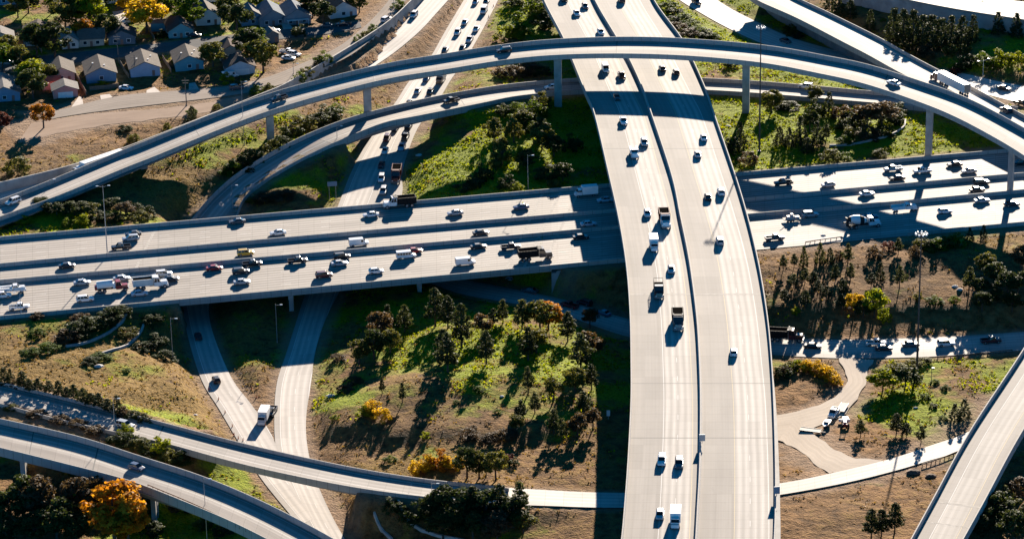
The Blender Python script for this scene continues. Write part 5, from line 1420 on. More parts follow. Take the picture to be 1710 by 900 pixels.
def cab_conv(b, g, x0, hood=True, w=1.15, zt=2.75):
    """a truck cab whose rear wall is at x0"""
    b.box(x0, x0 + 1.6, -w, w, .75, 1.75, 0)
    lo = [(x0, -w, 1.75), (x0 + 1.6, -w, 1.75), (x0 + 1.6, w, 1.75), (x0, w, 1.75)]
    hi = [(x0 + .02, -w * .94, zt), (x0 + 1.15, -w * .94, zt), (x0 + 1.15, w * .94, zt), (x0 + .02, w * .94, zt)]
    b.ring_loft([[(p[0], p[1] * .97, p[2]) for p in hi], [(p[0], p[1] * .9, p[2] + .14) for p in hi]])
    b.box(x0 + .0, x0 + .12, -w * .96, w * .96, 1.752, zt)
    for s in (-1, 1):
        b.tube((x0 + 1.56, s * (w - .05), 1.74), (x0 + 1.12, s * (w * .94 - .03), zt), .07, .06, 4)
        b.tube((x0 + .75, s * (w - .02), 1.74), (x0 + .7, s * (w * .94), zt), .06, .06, 4)
    g.ring_loft([[(p[0], p[1] * .97, p[2]) for p in lo], [(p[0], p[1] * .97, p[2]) for p in hi]])
    if hood:
        b.box(x0 + 1.602, x0 + 3.3, -.9, .9, .78, 1.72, 0, .14, .14, -.05)
        for s in (-1, 1): b.box(x0 + 1.8, x0 + 3.2, s * .98 - .16, s * .98 + .16, .7, 1.2, 0, .2, .03)
        b.box(x0 + 3.18, x0 + 3.45, -1.1, 1.1, .5, .82, 3)
        for s in (-1, 1): b.box(x0 + 3.28, x0 + 3.36, s * .8 - .18, s * .8 + .18, .95, 1.15, 1)
        return x0 + 3.4
    b.box(x0 + 1.602, x0 + 1.72, -w * .98, w * .98, .5, 1.5, 3)
    for s in (-1, 1): b.box(x0 + 1.72, x0 + 1.76, s * .8 - .2, s * .8 + .2, .85, 1.1, 1)
    return x0 + 1.7


def finish(root, b, g, f, cabmat='white'):
    o = b.build('cab', [PAINT[cabmat], LAMP, TAIL, CHROME], root)
    o.material_slots[0].link = 'OBJECT'; o.material_slots[0].material = PAINT[cabmat]
    g.build('windows', V_GLASS, root)
    f.build('frame', FRAME, root)


def make_truck(kind):
    root = empty(kind)
    b, g, f = MB(), MB(), MB()
    if kind == 'box_truck':
        cab_conv(b, g, 1.3, False, 1.05, 2.35)
        b.box(2.9, 3.5, -.95, .95, .6, 1.35, 0, .1, .1)
        f.box(-3.6, 1.5, -.45, .45, .62, .86)
        finish(root, b, g, f)
        x = MB(); x.box(-3.7, 1.2, -1.22, 1.22, .88, 3.35); x.build('cargo_box', BOXW, root)
        d = MB(); d.box(-3.76, -3.703, -1.05, 1.05, .98, 3.2); d.build('rear_door', simple('rear roll door', (.55, .55, .55), .5, .05, 1), root)
        wheels(root, WH_BIG, (-2.3, 2.5), 1.0, .40)
    elif kind == 'dump_truck':
        cab_conv(b, g, 1.0)
        f.box(-3.9, 4.0, -.42, .42, .7, 1.0)
        finish(root, b, g, f)
        x = MB()
        x.box(-4.1, .75, -1.25, 1.25, 1.1, 1.28)
        for s in (-1, 1):
            x.box(-4.1, .75, s * 1.19 - .06, s * 1.19 + .06, 1.282, 2.75)
            for q in np.arange(-3.7, .6, .8): x.box(q, q + .12, s * 1.3 - .045, s * 1.3 + .045, 1.15, 2.75)
        x.box(.63, .75, -1.125, 1.125, 1.282, 2.95); x.box(-4.1, -3.98, -1.125, 1.125, 1.282, 2.6)
        x.box(.752, 1.7, -1.0, 1.0, 2.93, 3.0)
        o = x.build('dump_bed', [DUMP['black']], root); o.material_slots[0].link = 'OBJECT'; o.material_slots[0].material = DUMP['black']
        l = MB(); l.box(-3.95, .6, -1.1, 1.1, 1.285, 2.5, 0, .12, .06); l.build('load', BED, root)
        wheels(root, WH_TR, (-2.9, -1.6, 3.5), 1.02, .52)
        t = MB()
        for s in (-1, 1): t.tube((.9, s * 1.0, 1.0), (.9, s * 1.0, 3.1), .09, .09, 7)
        t.build('exhaust_stack', CHROME, root)
    elif kind == 'flatbed_truck':
        cab_conv(b, g, 1.0)
        f.box(-4.4, 4.0, -.42, .42, .7, 1.0)
        finish(root, b, g, f)
        x = MB(); x.box(-4.6, .8, -1.22, 1.22, 1.02, 1.2); x.build('bed', BED, root)
        x = MB()
        for s in (-1, 1):
            for q in np.arange(-4.5, .8, 1.3): x.box(q, q + .1, s * 1.15 - .05, s * 1.15 + .05, 1.202, 2.3)
            x.box(-4.5, .8, s * 1.15 - .045, s * 1.15 + .045, 2.302, 2.4)
        x.box(-4.5, -4.4, -1.1, 1.1, 2.305, 2.4)
        x.box(-.9, .2, -1.0, 1.0, 1.21, 2.1)
        x.build('side_rack', simple('weathered rack', (.10, .09, .08), .8, .2, 1, spec=.15), root)
        wheels(root, WH_TR, (-3.2, -1.9, 3.5), 1.02, .52)
    elif kind == 'semi_truck':
        b2 = MB(); cab_conv(b2, g, 6.6)
        b2.box(5.2, 6.58, -1.15, 1.15, .9, 3.1)
        f.box(1.2, 9.6, -.42, .42, .7, 1.05)
        finish(root, b2, g, f, 'maroon')
        x = MB(); x.box(-11.2, 4.9, -1.28, 1.28, 1.2, 4.1); x.build('trailer_box', BOXW, root)
        d = MB(); d.box(-11.27, -11.203, -1.15, 1.15, 1.3, 4.0); d.box(-11.3, -11.272, -.02, .02, 1.35, 3.95); d.build('rear_door', simple('brown rear door', (.24, .20, .17), .6, .1, 1), root)
        u = MB(); u.box(-10.9, 4.6, -.5, .5, .95, 1.198); u.build('trailer_frame', FRAME, root)
        wheels(root, WH_TR, (-9.9, -8.6, 2.0, 3.3, 9.0), 1.02, .52)
        t = MB()
        for s in (-1, 1): t.tube((6.45, s * 1.22, 1.0), (6.45, s * 1.22, 3.7), .09, .09, 7)
        t.build('exhaust_stack', CHROME, root)
    elif kind == 'mixer_truck':
        cab_conv(b, g, 1.6)
        f.box(-4.4, 4.6, -.42, .42, .7, 1.05)
        finish(root, b, g, f)
        x = MB()
        prof = [(-4.0, .45), (-3.4, .85), (-2.2, 1.2), (-.9, 1.28), (.3, 1.0), (1.1, .55)]
        rings = []
        for px_, r_ in prof:
            zc = 2.15 - px_ * .14
            rings.append([(px_, r_ * cos(2 * pi * k / 16), zc + r_ * sin(2 * pi * k / 16)) for k in range(16)])
        x.ring_loft(rings[:2], 1); x.ring_loft(rings[1:4], 0, False); x.ring_loft(rings[3:5], 1, False); x.ring_loft(rings[4:], 0)
        x.build('drum', [BOXW, PLAST], root, True)
        y = MB(); y.box(-4.3, -3.9, -.7, .7, 1.05, 3.0, 0, 0, .2); y.box(-5.4, -4.31, -.25, .25, 1.7, 1.95, 0, 0, 0, .2); y.box(-4.7, -4.31, -.5, .5, 2.8, 3.2)
        y.build('chute', PLAST, root)
        wheels(root, WH_TR, (-3.3, -2.0, 4.1), 1.02, .52)
    elif kind == 'utility_truck':
        cab_conv(b, g, .6, True, 1.05, 2.2)
        f.box(-3.2, 3.5, -.42, .42, .6, .85)
        finish(root, b, g, f)
        x = MB()
        for s in (-1, 1): x.box(-3.3, .4, s * .95 - .22, s * .95 + .22, .87, 1.75)
        x.box(-3.3, .4, -.728, .728, .87, 1.05)
        x.box(.0, .4, -.728, .728, 1.052, 2.0)
        x.build('service_body', BOXW, root)
        wheels(root, WH_BIG, (-2.1, 2.9), .95, .40)
    elif kind == 'pump_truck':
        cab_conv(b, g, 1.2)
        f.box(-4.4, 4.2, -.45, .45, .7, 1.05)
        finish(root, b, g, f, 'red')
        x = MB(); x.tube((-3.9, 0, 2.0), (.4, 0, 2.2), 1.05, 1.0, 14); x.box(.42, 1.0, -.9, .9, 1.06, 2.4); x.build('tank', BOXW, root, False)
        y = MB(); y.tube((-4.3, -.6, 1.4), (.9, -.6, 3.2), .12, .12, 6); y.box(-4.5, -3.92, -.8, .8, 1.06, 1.9); y.build('boom', PAINT['red'], root)
        wheels(root, WH_TR, (-3.2, -1.9, 3.7), 1.02, .52)
    elif kind == 'flat_trailer':
        f.box(-3.4, 3.2, -1.15, 1.15, .72, .9); f.box(3.2, 4.6, -.12, .12, .62, .8)
        f.build('deck', simple('bleached trailer deck', (.5, .45, .38), .8, .15, 1.5), root)
        y = MB()
        for s in (-1, 1): y.box(-3.4, 3.2, s * 1.19 - .04, s * 1.19 + .04, .6, 1.0)
        y.build('side_rail', PAINT['dark'], root)
        wheels(root, WH_CAR, (-.9, .0), .92, .36)
    elif kind == 'machine_trailer':
        f.box(-2.6, 2.3, -1.05, 1.05, .6, .76); f.box(2.3, 3.7, -.1, .1, .55, .7)
        f.build('deck', simple('dirty trailer deck', (.33, .30, .27), .8, .15, 1.5), root)
        y = MB(); y.box(-1.7, .7, -.7, .7, .762, 1.5, 0, .15, .1); y.box(.9, 2.0, -.55, .55, .762, 1.25); y.tube((-1.6, 0, 1.2), (-2.7, 0, 2.0), .12, .09, 6); y.box(-.6, .3, -.5, .5, 1.502, 2.1, 0, .1, .05)
        y.build('machine', simple('white and red machine', (.55, .42, .40), .5, .25, 1.2), root)
        wheels(root, WH_CAR, (-.8, .1), .9, .36)
    elif kind == 'tractor_loader':
        b.box(-.6, 1.2, -.35, .35, .7, 1.25, 0, .08, .05); b.box(-1.2, -.62, -.55, .55, .6, 1.05)
        b.build('body', PAINT['red'], root)
        y = MB(); y.box(2.0, 2.5, -1.2, 1.2, .15, .75, 0, .12); y.tube((1.9, -.55, .6), (0, -.55, 1.35), .08, .08, 5); y.tube((1.9, .55, .6), (0, .55, 1.35), .08, .08, 5)
        y.build('loader_bucket', BOXW, root)
        c = MB()
        for sx in (-1.1, .0):
            for s in (-1, 1): c.tube((sx, s * .5, 1.0), (sx, s * .5, 2.2), .05, .05, 5)
        c.box(-1.3, .2, -.65, .65, 2.2, 2.3); c.build('canopy', PAINT['white'], root)
        wheels(root, WH_BIG, (1.0,), .6, .40); wheels(root, WH_TR, (-.9,), .72, .52)
    elif kind == 'motor_boat':
        x = MB()
        sec = []
        for px_, hw_, zk, zt in ((-3.2, 1.1, .55, 1.45), (-1, 1.2, .5, 1.5), (1.2, 1.05, .6, 1.6), (2.6, .6, .85, 1.72), (3.4, .08, 1.35, 1.8)):
            sec.append([(px_, -hw_, zt), (px_, -hw_ * .75, (zk + zt) / 2 - .1), (px_, 0, zk), (px_, hw_ * .75, (zk + zt) / 2 - .1), (px_, hw_, zt)])
        x.ring_loft(sec); x.build('hull', BOXW, root)
        y = MB(); y.box(-1.0, 1.3, -.8, .8, 1.6, 2.3, 0, .3, .12, -.15); y.build('cabin', PAINT['pale blue'], root)
        w_ = MB(); w_.box(-.3, 1.32, -.82, .82, 1.75, 2.1, 0, .17, .06, -.08); w_.build('windscreen', V_GLASS, root)
        f.box(-3.0, 3.0, -.5, .5, .42, .56); f.box(3.0, 4.6, -.08, .08, .42, .56); f.build('trailer', FRAME, root)
        wheels(root, WH_CAR, (-.8,), 1.0, .34)
    return root


CAR_KINDS = ('sedan', 'suv', 'hatchback', 'pickup', 'van', 'passenger_van')
_vp_ = {}
_first = {}
def vehicle(kind, col, loc, yaw, label, cat, group, bed=None, pitch=0.0):
    if kind not in _vp_:
        _vp_[kind] = make_car(kind) if kind in CAR_KINDS else make_truck(kind)
        r = _vp_[kind]
    else:
        r = copy_tree(_vp_[kind])
    r.location = [float(q) for q in loc]
    r.rotation_euler = (0, -pitch, yaw)
    s_ = {'dump_truck': 1.2, 'mixer_truck': 1.12, 'flatbed_truck': 1.12, 'box_truck': 1.0, 'motor_boat': .72, 'flat_trailer': .85, 'tractor_loader': 1.2, 'semi_truck': 1.0}.get(kind, 1.07)
    r.scale = (s_, s_, s_)
    tag(r, label, cat, group)
    for ch in r.children:
        n = ch.name.split('.')[0]
        if n in ('body', 'cab') and col in PAINT and ch.material_slots[0].link == 'OBJECT': ch.material_slots[0].material = PAINT[col]
        if n == 'dump_bed': ch.material_slots[0].material = DUMP[bed or 'black']
    return r


NICE = {'suv': 'SUV', 'passenger_van': 'windowed passenger van', 'box_truck': 'box truck', 'dump_truck': 'dump truck', 'flatbed_truck': 'rack-sided flatbed truck', 'semi_truck': 'semi truck', 'mixer_truck': 'concrete mixer',
        'utility_truck': 'service truck', 'pump_truck': 'tank truck', 'flat_trailer': 'flat trailer', 'machine_trailer': 'trailer with machinery', 'tractor_loader': 'tractor with front bucket', 'motor_boat': 'boat on a trailer'}
CAT = {'suv': 'car', 'sedan': 'car', 'hatchback': 'car', 'pickup': 'pickup', 'van': 'van', 'passenger_van': 'van'}


def traffic(road, where, end, end_px, rows, group, flip=False, z=None):
    """rows: (px x, y of the middle of the vehicle, kind, colour[, bed colour]); flip = facing back along the road's stations"""
    by = {}
    for q in sorted(rows, key=lambda q: hypot(q[0] - end_px[0], q[1] - end_px[1])):
        by.setdefault((q[2], q[3]), []).append(q)
    for (kind, col), qs in by.items():
        d = '%s %s' % ({'dark': 'dark grey'}.get(col, col), NICE.get(kind, kind))
        for k, q in enumerate(qs):
            big = kind not in CAR_KINDS
            p, yaw, slope = road.locate(q[0], q[1], 1.3 if big else .75)
            if flip: yaw += pi; slope = -slope
            p[2] += 0.014
            lab = '%s %s' % (d, where) if len(qs) == 1 else '%s %s from %s %s' % (ORD[k], d, end, where)
            vehicle(kind, col, p, yaw + rnd.uniform(-.012, .012), lab, CAT.get(kind, 'truck' if 'trailer' not in kind else 'trailer'), group, q[4] if len(q) > 4 else None, math.atan(slope))


# wide viaduct
traffic(MAIN, 'on the oncoming half of the wide viaduct', 'the flyover', (1000, -10), [(942, -2, 'suv', 'black'), (977, 10, 'sedan', 'grey'), (963, 22, 'sedan', 'white'), (1003, 53, 'sedan', 'white'), (1011, 115, 'van', 'white'), (1038, 126, 'pickup', 'maroon'), (1030, 162, 'sedan', 'dark'),
  (1041, 202, 'pickup', 'white'), (1076, 238, 'suv', 'silver'), (1059, 253, 'utility_truck', 'white'), (1081, 356, 'hatchback', 'white'), (1110, 366, 'dump_truck', 'white', 'maroon'), (1092, 408, 'box_truck', 'white'), (1121, 449, 'sedan', 'silver'), (1100, 483, 'flatbed_truck', 'dark'), (1132, 535, 'dump_truck', 'grey', 'black'),
  (1105, 768, 'suv', 'white'), (1134, 773, 'suv', 'grey'), (1102, 858, 'hatchback', 'silver')], 'traffic on the wide viaduct', False)
traffic(MAIN, 'on the receding half of the wide viaduct', 'the flyover', (1050, -10), [(1038, 0, 'suv', 'dark'), (1106, 114, 'sedan', 'black'), (1129, 120, 'hatchback', 'black'), (1175, 229, 'sedan', 'white'), (1165, 257, 'sedan', 'silver'), (1204, 320, 'suv', 'white'), (1182, 328, 'sedan', 'black'), (1202, 402, 'suv', 'silver'), (1225, 587, 'hatchback', 'white')], 'traffic on the wide viaduct', True)
traffic(MAIN, 'at the near end of the wide viaduct', 'the flyover', (1050, -10), [(1128, 866, 'box_truck', 'white')], 'traffic on the wide viaduct', False)
# crossing highway, houses' side (stations run to +x; far lanes go back)
WV = 'the wide viaduct'
traffic(EW, "on the highway's far lanes, house side", WV, (1030, 340), [(396, 369, 'sedan', 'grey'), (222, 390, 'sedan', 'dark'), (218, 398, 'suv', 'silver'), (202, 412, 'pickup', 'black'), (464, 388, 'sedan', 'white'), (619, 358, 'sedan', 'white'), (760, 355, 'sedan', 'silver'), (870, 345, 'sedan', 'blue'), (1010, 333, 'sedan', 'pale blue'), (668, 339, 'dump_truck', 'white', 'black'), (978, 321, 'box_truck', 'white')], 'traffic on the crossing highway', True)
traffic(EW, "on the highway's express lanes, house side", WV, (1030, 370), [(112, 443, 'sedan', 'dark'), (410, 422, 'suv', 'yellow'), (599, 406, 'van', 'white'), (803, 388, 'sedan', 'dark'), (983, 373, 'sedan', 'pale blue')], 'traffic on the crossing highway')
traffic(EW, "on the highway's near lanes, house side", WV, (1030, 410), [(18, 482, 'utility_truck', 'white'), (4, 493, 'suv', 'white'), (32, 512, 'pickup', 'white'), (137, 471, 'sedan', 'silver'), (142, 499, 'suv', 'white'), (186, 479, 'pump_truck', 'red'), (203, 464, 'sedan', 'silver'), (250, 474, 'dump_truck', 'white', 'white'), (273, 457, 'suv', 'white'), (285, 465, 'sedan', 'dark'), (233, 489, 'sedan', 'pale blue'), (358, 447, 'sedan', 'red'), (421, 440, 'pickup', 'black'), (402, 453, 'suv', 'dark'), (404, 470, 'sedan', 'silver'), (497, 435, 'pickup', 'black'), (571, 428, 'suv', 'black'), (567, 439, 'sedan', 'silver'),
  (541, 459, 'suv', 'maroon'), (628, 452, 'hatchback', 'white'), (678, 427, 'passenger_van', 'white'), (692, 418, 'sedan', 'red'), (777, 438, 'van', 'white'), (799, 411, 'sedan', 'dark'), (853, 412, 'pickup', 'dark'), (893, 426, 'dump_truck', 'dark', 'black'), (970, 395, 'sedan', 'dark')], 'traffic on the crossing highway')
traffic(EW, "on the highway's far lanes, hill side", WV, (1240, 300), [(1308, 305, 'pickup', 'black'), (1383, 308, 'hatchback', 'silver'), (1491, 282, 'pickup', 'silver'), (1498, 297, 'sedan', 'black'), (1540, 285, 'pickup', 'white'), (1594, 274, 'sedan', 'dark'), (1618, 285, 'sedan', 'silver'), (1704, 272, 'pickup', 'black')], 'traffic on the crossing highway', True)
traffic(EW, "on the highway's express lanes, hill side", WV, (1250, 340), [(1448, 323, 'sedan', 'white'), (1639, 304, 'suv', 'dark'), (1632, 316, 'sedan', 'dark')], 'traffic on the crossing highway')
traffic(EW, "on the highway's near lanes, hill side", WV, (1260, 380), [(1294, 397, 'pickup', 'grey'), (1323, 362, 'machine_trailer', 'white'), (1353, 358, 'suv', 'silver'), (1440, 373, 'mixer_truck', 'white'), (1453, 361, 'sedan', 'blue'), (1508, 346, 'utility_truck', 'white'), (1578, 352, 'hatchback', 'white'), (1640, 334, 'sedan', 'silver'), (1690, 340, 'sedan', 'dark')], 'traffic on the crossing highway')
# queue
traffic(DROAD, 'queueing below the flyover', 'the crossing highway', (640, 335), [(794, 3, 'sedan', 'pale blue'), (808, 18, 'van', 'white'), (776, 37, 'sedan', 'silver'), (764, 54, 'suv', 'white'), (795, 48, 'sedan', 'white'), (784, 66, 'pickup', 'white'), (743, 83, 'sedan', 'grey'), (772, 80, 'sedan', 'dark'), (812, 2, 'sedan', 'dark'), (712, 131, 'sedan', 'blue'), (697, 152, 'sedan', 'silver'), (718, 153, 'hatchback', 'dark'), (683, 172, 'sedan', 'dark')], 'cars queueing towards the camera')
traffic(DROAD, 'queueing at the far end below the flyover', 'the crossing highway', (640, 335), [(736, 131, 'box_truck', 'brown')], 'cars queueing towards the camera')
traffic(DROAD, 'queueing near the crossing highway', 'the crossing highway', (640, 335), [(682, 210, 'suv', 'black'), (660, 214, 'sedan', 'black'), (677, 228, 'pickup', 'dark'), (646, 231, 'suv', 'maroon'), (671, 245, 'pickup', 'pale blue'), (643, 251, 'sedan', 'white'), (637, 275, 'sedan', 'maroon'), (637, 298, 'suv', 'white'), (640, 319, 'suv', 'silver')], 'cars queueing towards the camera')
traffic(DROAD, 'standing in the shadow near the crossing highway', 'the crossing highway', (640, 335), [(662, 292, 'dump_truck', 'maroon', 'maroon')], 'cars queueing towards the camera')
traffic(RAMP, 'on the low ramp bridge', WV, (960, 140), [(753, 168, 'pickup', 'black')], 'traffic on the curved ramps', True)
traffic(RAMP, 'beside the flyover column on the low ramp', WV, (960, 140), [(921, 145, 'sedan', 'white')], 'traffic on the curved ramps', True)
traffic(RAMP, 'on the low ramp beyond the green island', WV, (960, 140), [(1345, 144, 'suv', 'white'), (1466, 150, 'sedan', 'black')], 'traffic on the curved ramps', True)
traffic(FLY, 'on the curved flyover', WV, (1000, 80), [(842, 84, 'suv', 'black'), (466, 165, 'pickup', 'dark'), (22, 336, 'suv', 'white'), (1492, 138, 'sedan', 'white')], 'traffic on the flyover', True)
traffic(DIAG, 'with white trailer on the diagonal bridge', WV, (1250, 0), [(1584, 139, 'semi_truck', 'maroon')], 'traffic on the diagonal bridge', True)
traffic(DIAG, 'behind the semi truck on the diagonal bridge', WV, (1250, 0), [(1680, 184, 'suv', 'dark')], 'traffic on the diagonal bridge', True)
traffic(FROAD, 'on the curved road below the diagonal bridge', WV, (1120, 0), [(1163, 3, 'suv', 'dark'), (1677, 147, 'sedan', 'dark'), (1706, 172, 'pickup', 'black'), (1312, 68, 'sedan', 'grey')], 'traffic on the curved bright road')
traffic(GR, 'on the narrow ramp beside the row of conifers', WV, (640, 800), [(209, 709, 'suv', 'silver')], 'traffic on the lower ramps')
traffic(HR, 'on the ramp above the orange tree', WV, (640, 800), [(228, 779, 'hatchback', 'blue')], 'traffic on the lower ramps')
traffic(D2, 'on the slip road coming out of the underpass', 'the underpass', (300, 500), [(361, 633, 'hatchback', 'black'), (331, 560, 'sedan', 'dark')], 'traffic on the slip roads', True)
traffic(JROAD, 'on the shaded slip road beside the clearing', WV, (1050, 530), [(951, 509, 'pickup', 'red'), (976, 505, 'suv', 'maroon'), (1008, 522, 'sedan', 'blue'), (851, 466, 'sedan', 'silver'), (885, 484, 'sedan', 'grey')], 'traffic on the slip roads', True)
traffic(JROAD, 'on the slip road below the wooded hill', WV, (1290, 575), [(1311, 561, 'dump_truck', 'maroon', 'black'), (1358, 577, 'sedan', 'black'), (1463, 572, 'pickup', 'white'), (1476, 580, 'sedan', 'dark'), (1521, 574, 'sedan', 'grey'), (1580, 573, 'suv', 'white'), (1655, 568, 'pickup', 'maroon')], 'traffic on the slip roads')
traffic(MROAD, 'at the foot of the retaining wall', WV, (700, 0), [(691, 25, 'suv', 'white')], 'traffic on the lower curving road')
traffic(MROAD, 'with white trailer behind the flyover parapet', WV, (700, 0), [(158, 279, 'semi_truck', 'white')], 'traffic on the lower curving road')

def parked(px, py, kind, col, yaw, label, group='parked vehicles'):
    g = on_ground(px, py)
    vehicle(kind, col, (g[0], g[1], gz(g[0], g[1]) + .03), radians(yaw), label, CAT.get(kind, 'truck'), group)
parked(440, 704, 'box_truck', 'white', -97, 'white box truck standing among cones beside the slip road')
parked(454, 691, 'pickup', 'black', -100, 'black pickup standing behind the white box truck by the cones')
parked(211, 150, 'sedan', 'white', -12, 'white sedan parked on bare ground before the lavender house')
parked(482, 100, 'sedan', 'white', -15, 'white sedan in the parked trio by the frontage road, lowest one')
parked(491, 94, 'suv', 'white', -30, 'white SUV in the parked trio by the frontage road')
parked(481, 90, 'pickup', 'white', -15, 'white pickup in the parked trio by the frontage road')
parked(545, 46, 'sedan', 'grey', 190, 'grey sedan parked in the shade before the dark end house')
parked(573, 44, 'pickup', 'dark', 190, 'dark grey pickup parked in the shade before the dark end house')
parked(456, 54, 'sedan', 'pale blue', 10, 'pale blue sedan parked in the shade before the grey blue house')
parked(645, 36, 'suv', 'white', 60, 'white SUV on the frontage road beside the retaining wall')
parked(216, 38, 'sedan', 'white', 30, 'white sedan in the shaded yard between the trees')
parked(395, 150, 'suv', 'grey', 15, 'grey SUV in the shade of the olive tree by the frontage road')
parked(325, 62, 'sedan', 'dark', 5, 'dark grey sedan at the kerb of the shaded street')
parked(385, 130, 'van', 'white', 20, 'white van beside the pale fronted dark roofed house')
parked(14, 108, 'sedan', 'silver', 8, 'silver sedan at the far end of the shaded street')
parked(1354, 722, 'flat_trailer', 'white', -20, 'empty flat trailer with bleached deck on the gravel track edge', 'vehicles beside the gravel track')
parked(1380, 712, 'motor_boat', 'white', -110, 'white boat with blue cabin on its trailer by the track', 'vehicles beside the gravel track')
parked(1392, 693, 'pickup', 'white', -110, 'white pickup hitched to the boat by the track', 'vehicles beside the gravel track')
parked(1407, 684, 'flat_trailer', 'white', -110, 'flat trailer behind the white pickup by the track', 'vehicles beside the gravel track')
parked(1411, 712, 'tractor_loader', 'red', 88, 'small red tractor with a white front bucket by the track', 'vehicles beside the gravel track')
# ------------------------------------------------------------------ lamps, masts, signs, cones, small things
LENS = simple('lamp lens', (.8, .8, .78), .25, .02, 2)
def mast(px, py, ytop, label, z=None, m=DARK_STEEL, n=9, r=1.5):
    g = on_ground(px, py) if z is None else P(px, py, z)
    lo, hi = 5.0, 80.0
    for _ in range(40):
        md = (lo + hi) / 2
        if project(g + [0, 0, md])[1] > ytop: lo = md
        else: hi = md
    h = lo
    root = empty('high_mast_light', (g[0], g[1], g[2]), 0, label, 'light mast', 'tall ring light masts')
    b = MB(); b.tube((0, 0, -.5), (0, 0, h - .6), .33, .14, 12); b.tube((0, 0, -.3), (0, 0, .5), .62, .5, 10); b.build('pole', m, root)
    k = MB()
    for q in range(n):
        a0, a1 = 2 * pi * q / n, 2 * pi * (q + 1) / n
        k.tube((r * .6 * cos(a0), r * .6 * sin(a0), h - .7), (r * .6 * cos(a1), r * .6 * sin(a1), h - .7), .05, .05, 5)
        k.tube((.1 * cos(a0), .1 * sin(a0), h - .5), (r * .7 * cos(a0), r * .7 * sin(a0), h - .7), .04, .04, 5)
    k.build('lamp_ring', STEEL, root)
    lm = MB(); lm.tube((0, 0, .32), (0, 0, .08), .14, .33, 9, 0); lm.tube((0, 0, .08), (0, 0, -.10), .33, .28, 9, 1)
    me_ = lm.mesh('lamp', [simple('white lamp housing', (.62, .62, .60), .4, .05, 2), LENS])
    for q in range(n):
        a = 2 * pi * q / n
        o = bpy.data.objects.new('lamp', me_); COL.objects.link(o); o.parent = root
        o.location = (r * cos(a), r * sin(a), h - .75)
    return root
mast(1268, 254, 43, 'tall dark mast with a ring of white lamps on the green island', n=9, r=1.4)
mast(1531, 622, 387, 'tall dark mast with a ring of white lamps in front of the wooded hill', n=9, r=1.55)


def lamp(px, py, ytop, label, z=None, arm=(1.6, -.6), m=STEEL, arms=1, name='street_lamp', r=.085):
    g = on_ground(px, py) if z is None else P(px, py, z)
    lo, hi = 2.0, 60.0
    for _ in range(40):
        md = (lo + hi) / 2
        if project(g + [0, 0, md])[1] > ytop: lo = md
        else: hi = md
    h = lo
    root = empty(name, (g[0], g[1], g[2]), 0, label, 'street lamp' if name == 'street_lamp' else 'pole', 'slim lamps along the roads' if name == 'street_lamp' else 'utility poles')
    b = MB(); b.tube((0, 0, -.6), (0, 0, h), r * 1.3, r * .7, 8); b.tube((0, 0, -.4), (0, 0, .35), r * 2.2, r * 2.2, 8)
    b.build('pole', m, root)
    if arms:
        for s in ((1,) if arms == 1 else (1, -1)):
            a = MB(); a.tube((0, 0, h - .25), (arm[0] * s, arm[1] * s, h + .1), .06, .045, 6); a.build('arm', m, root)
            k = MB(); x, y = arm[0] * s, arm[1] * s
            k.box(x - .42, x + .42, y - .17, y + .17, h + .02, h + .2, 0, .08, .05); k.build('lamp', LENS, root)
    else:
        k = MB(); k.box(-1.2, 1.2, -.06, .06, h - .9, h - .75); k.box(-.9, .9, -.062, .058, h - 1.8, h - 1.66); k.build('crossarm', m, root)
    return root
lamp(179.5, 428, 311, 'tall grey twin armed lamp standing in the highway barrier', 6, (1.7, .2), STEEL, 2, r=.13)
lamp(408, 243, 136, 'slim grey lamp rising past the flyover beside the frontage road')
lamp(193, 733, 664, 'slim grey lamp beside the silver SUV on the narrow ramp')
lamp(346, 905, 798, 'slim grey lamp in front of the ramp above the green patch')
lamp(289, 604, 531, 'slim grey lamp at the mouth of the dark underpass')
lamp(463, 572, 508, 'slim grey lamp beside the dark slip road under the highway bridge')
lamp(389, 352, 309, 'slim grey lamp at the foot of the low curving ramp')
lamp(882, 316, 259, 'slim grey lamp on the green bank near the viaduct')
lamp(84, 322, 299, 'short grey lamp on the near edge of the flyover end')
lamp(563, 233, 210, 'short grey lamp on the near edge of the low ramp bridge')
lamp(1641, 136, 101, 'pale double headed lamp on the curved bright road', None, (1.8, 1.2), simple('pale pole', (.55, .55, .53), .5, .05, 1), 2)
lamp(36, 530, 486, 'slim pale lamp with a long arm on the near highway edge', None, (-1.3, -1.2), simple('pale pole', (.55, .55, .53), .5, .05, 1))
lamp(490, 124, 106, 'short grey lamp beside the parked white trio')
lamp(345, 842, 798, 'slim lamp on the near side of the ramp above the orange tree') if False else None
lamp(721, 830, 806, 'short grey lamp on the near edge of the narrow ramp', None)
lamp(311.5, 177, 131, 'wooden utility pole beside the pale frontage road', None, (1, 0), BARK_P, 0, 'utility_pole', .14)
lamp(226, 128, 92, 'wooden utility pole before the lavender grey house', None, (1, 0), BARK_P, 0, 'utility_pole', .14)
lamp(197, 92, 58, 'wooden utility pole beside the dark blue bungalow', None, (1, 0), BARK_P, 0, 'utility_pole', .14)
lamp(658, 18, -3, 'grey utility pole on the frontage road near the top edge', None, (1, 0), STEEL, 0, 'utility_pole', .12)
lamp(1555, 640, 615, 'short post with a small white cap in the grassy patch', None, (.4, 0), BARK_P, 1, 'street_lamp', .08)


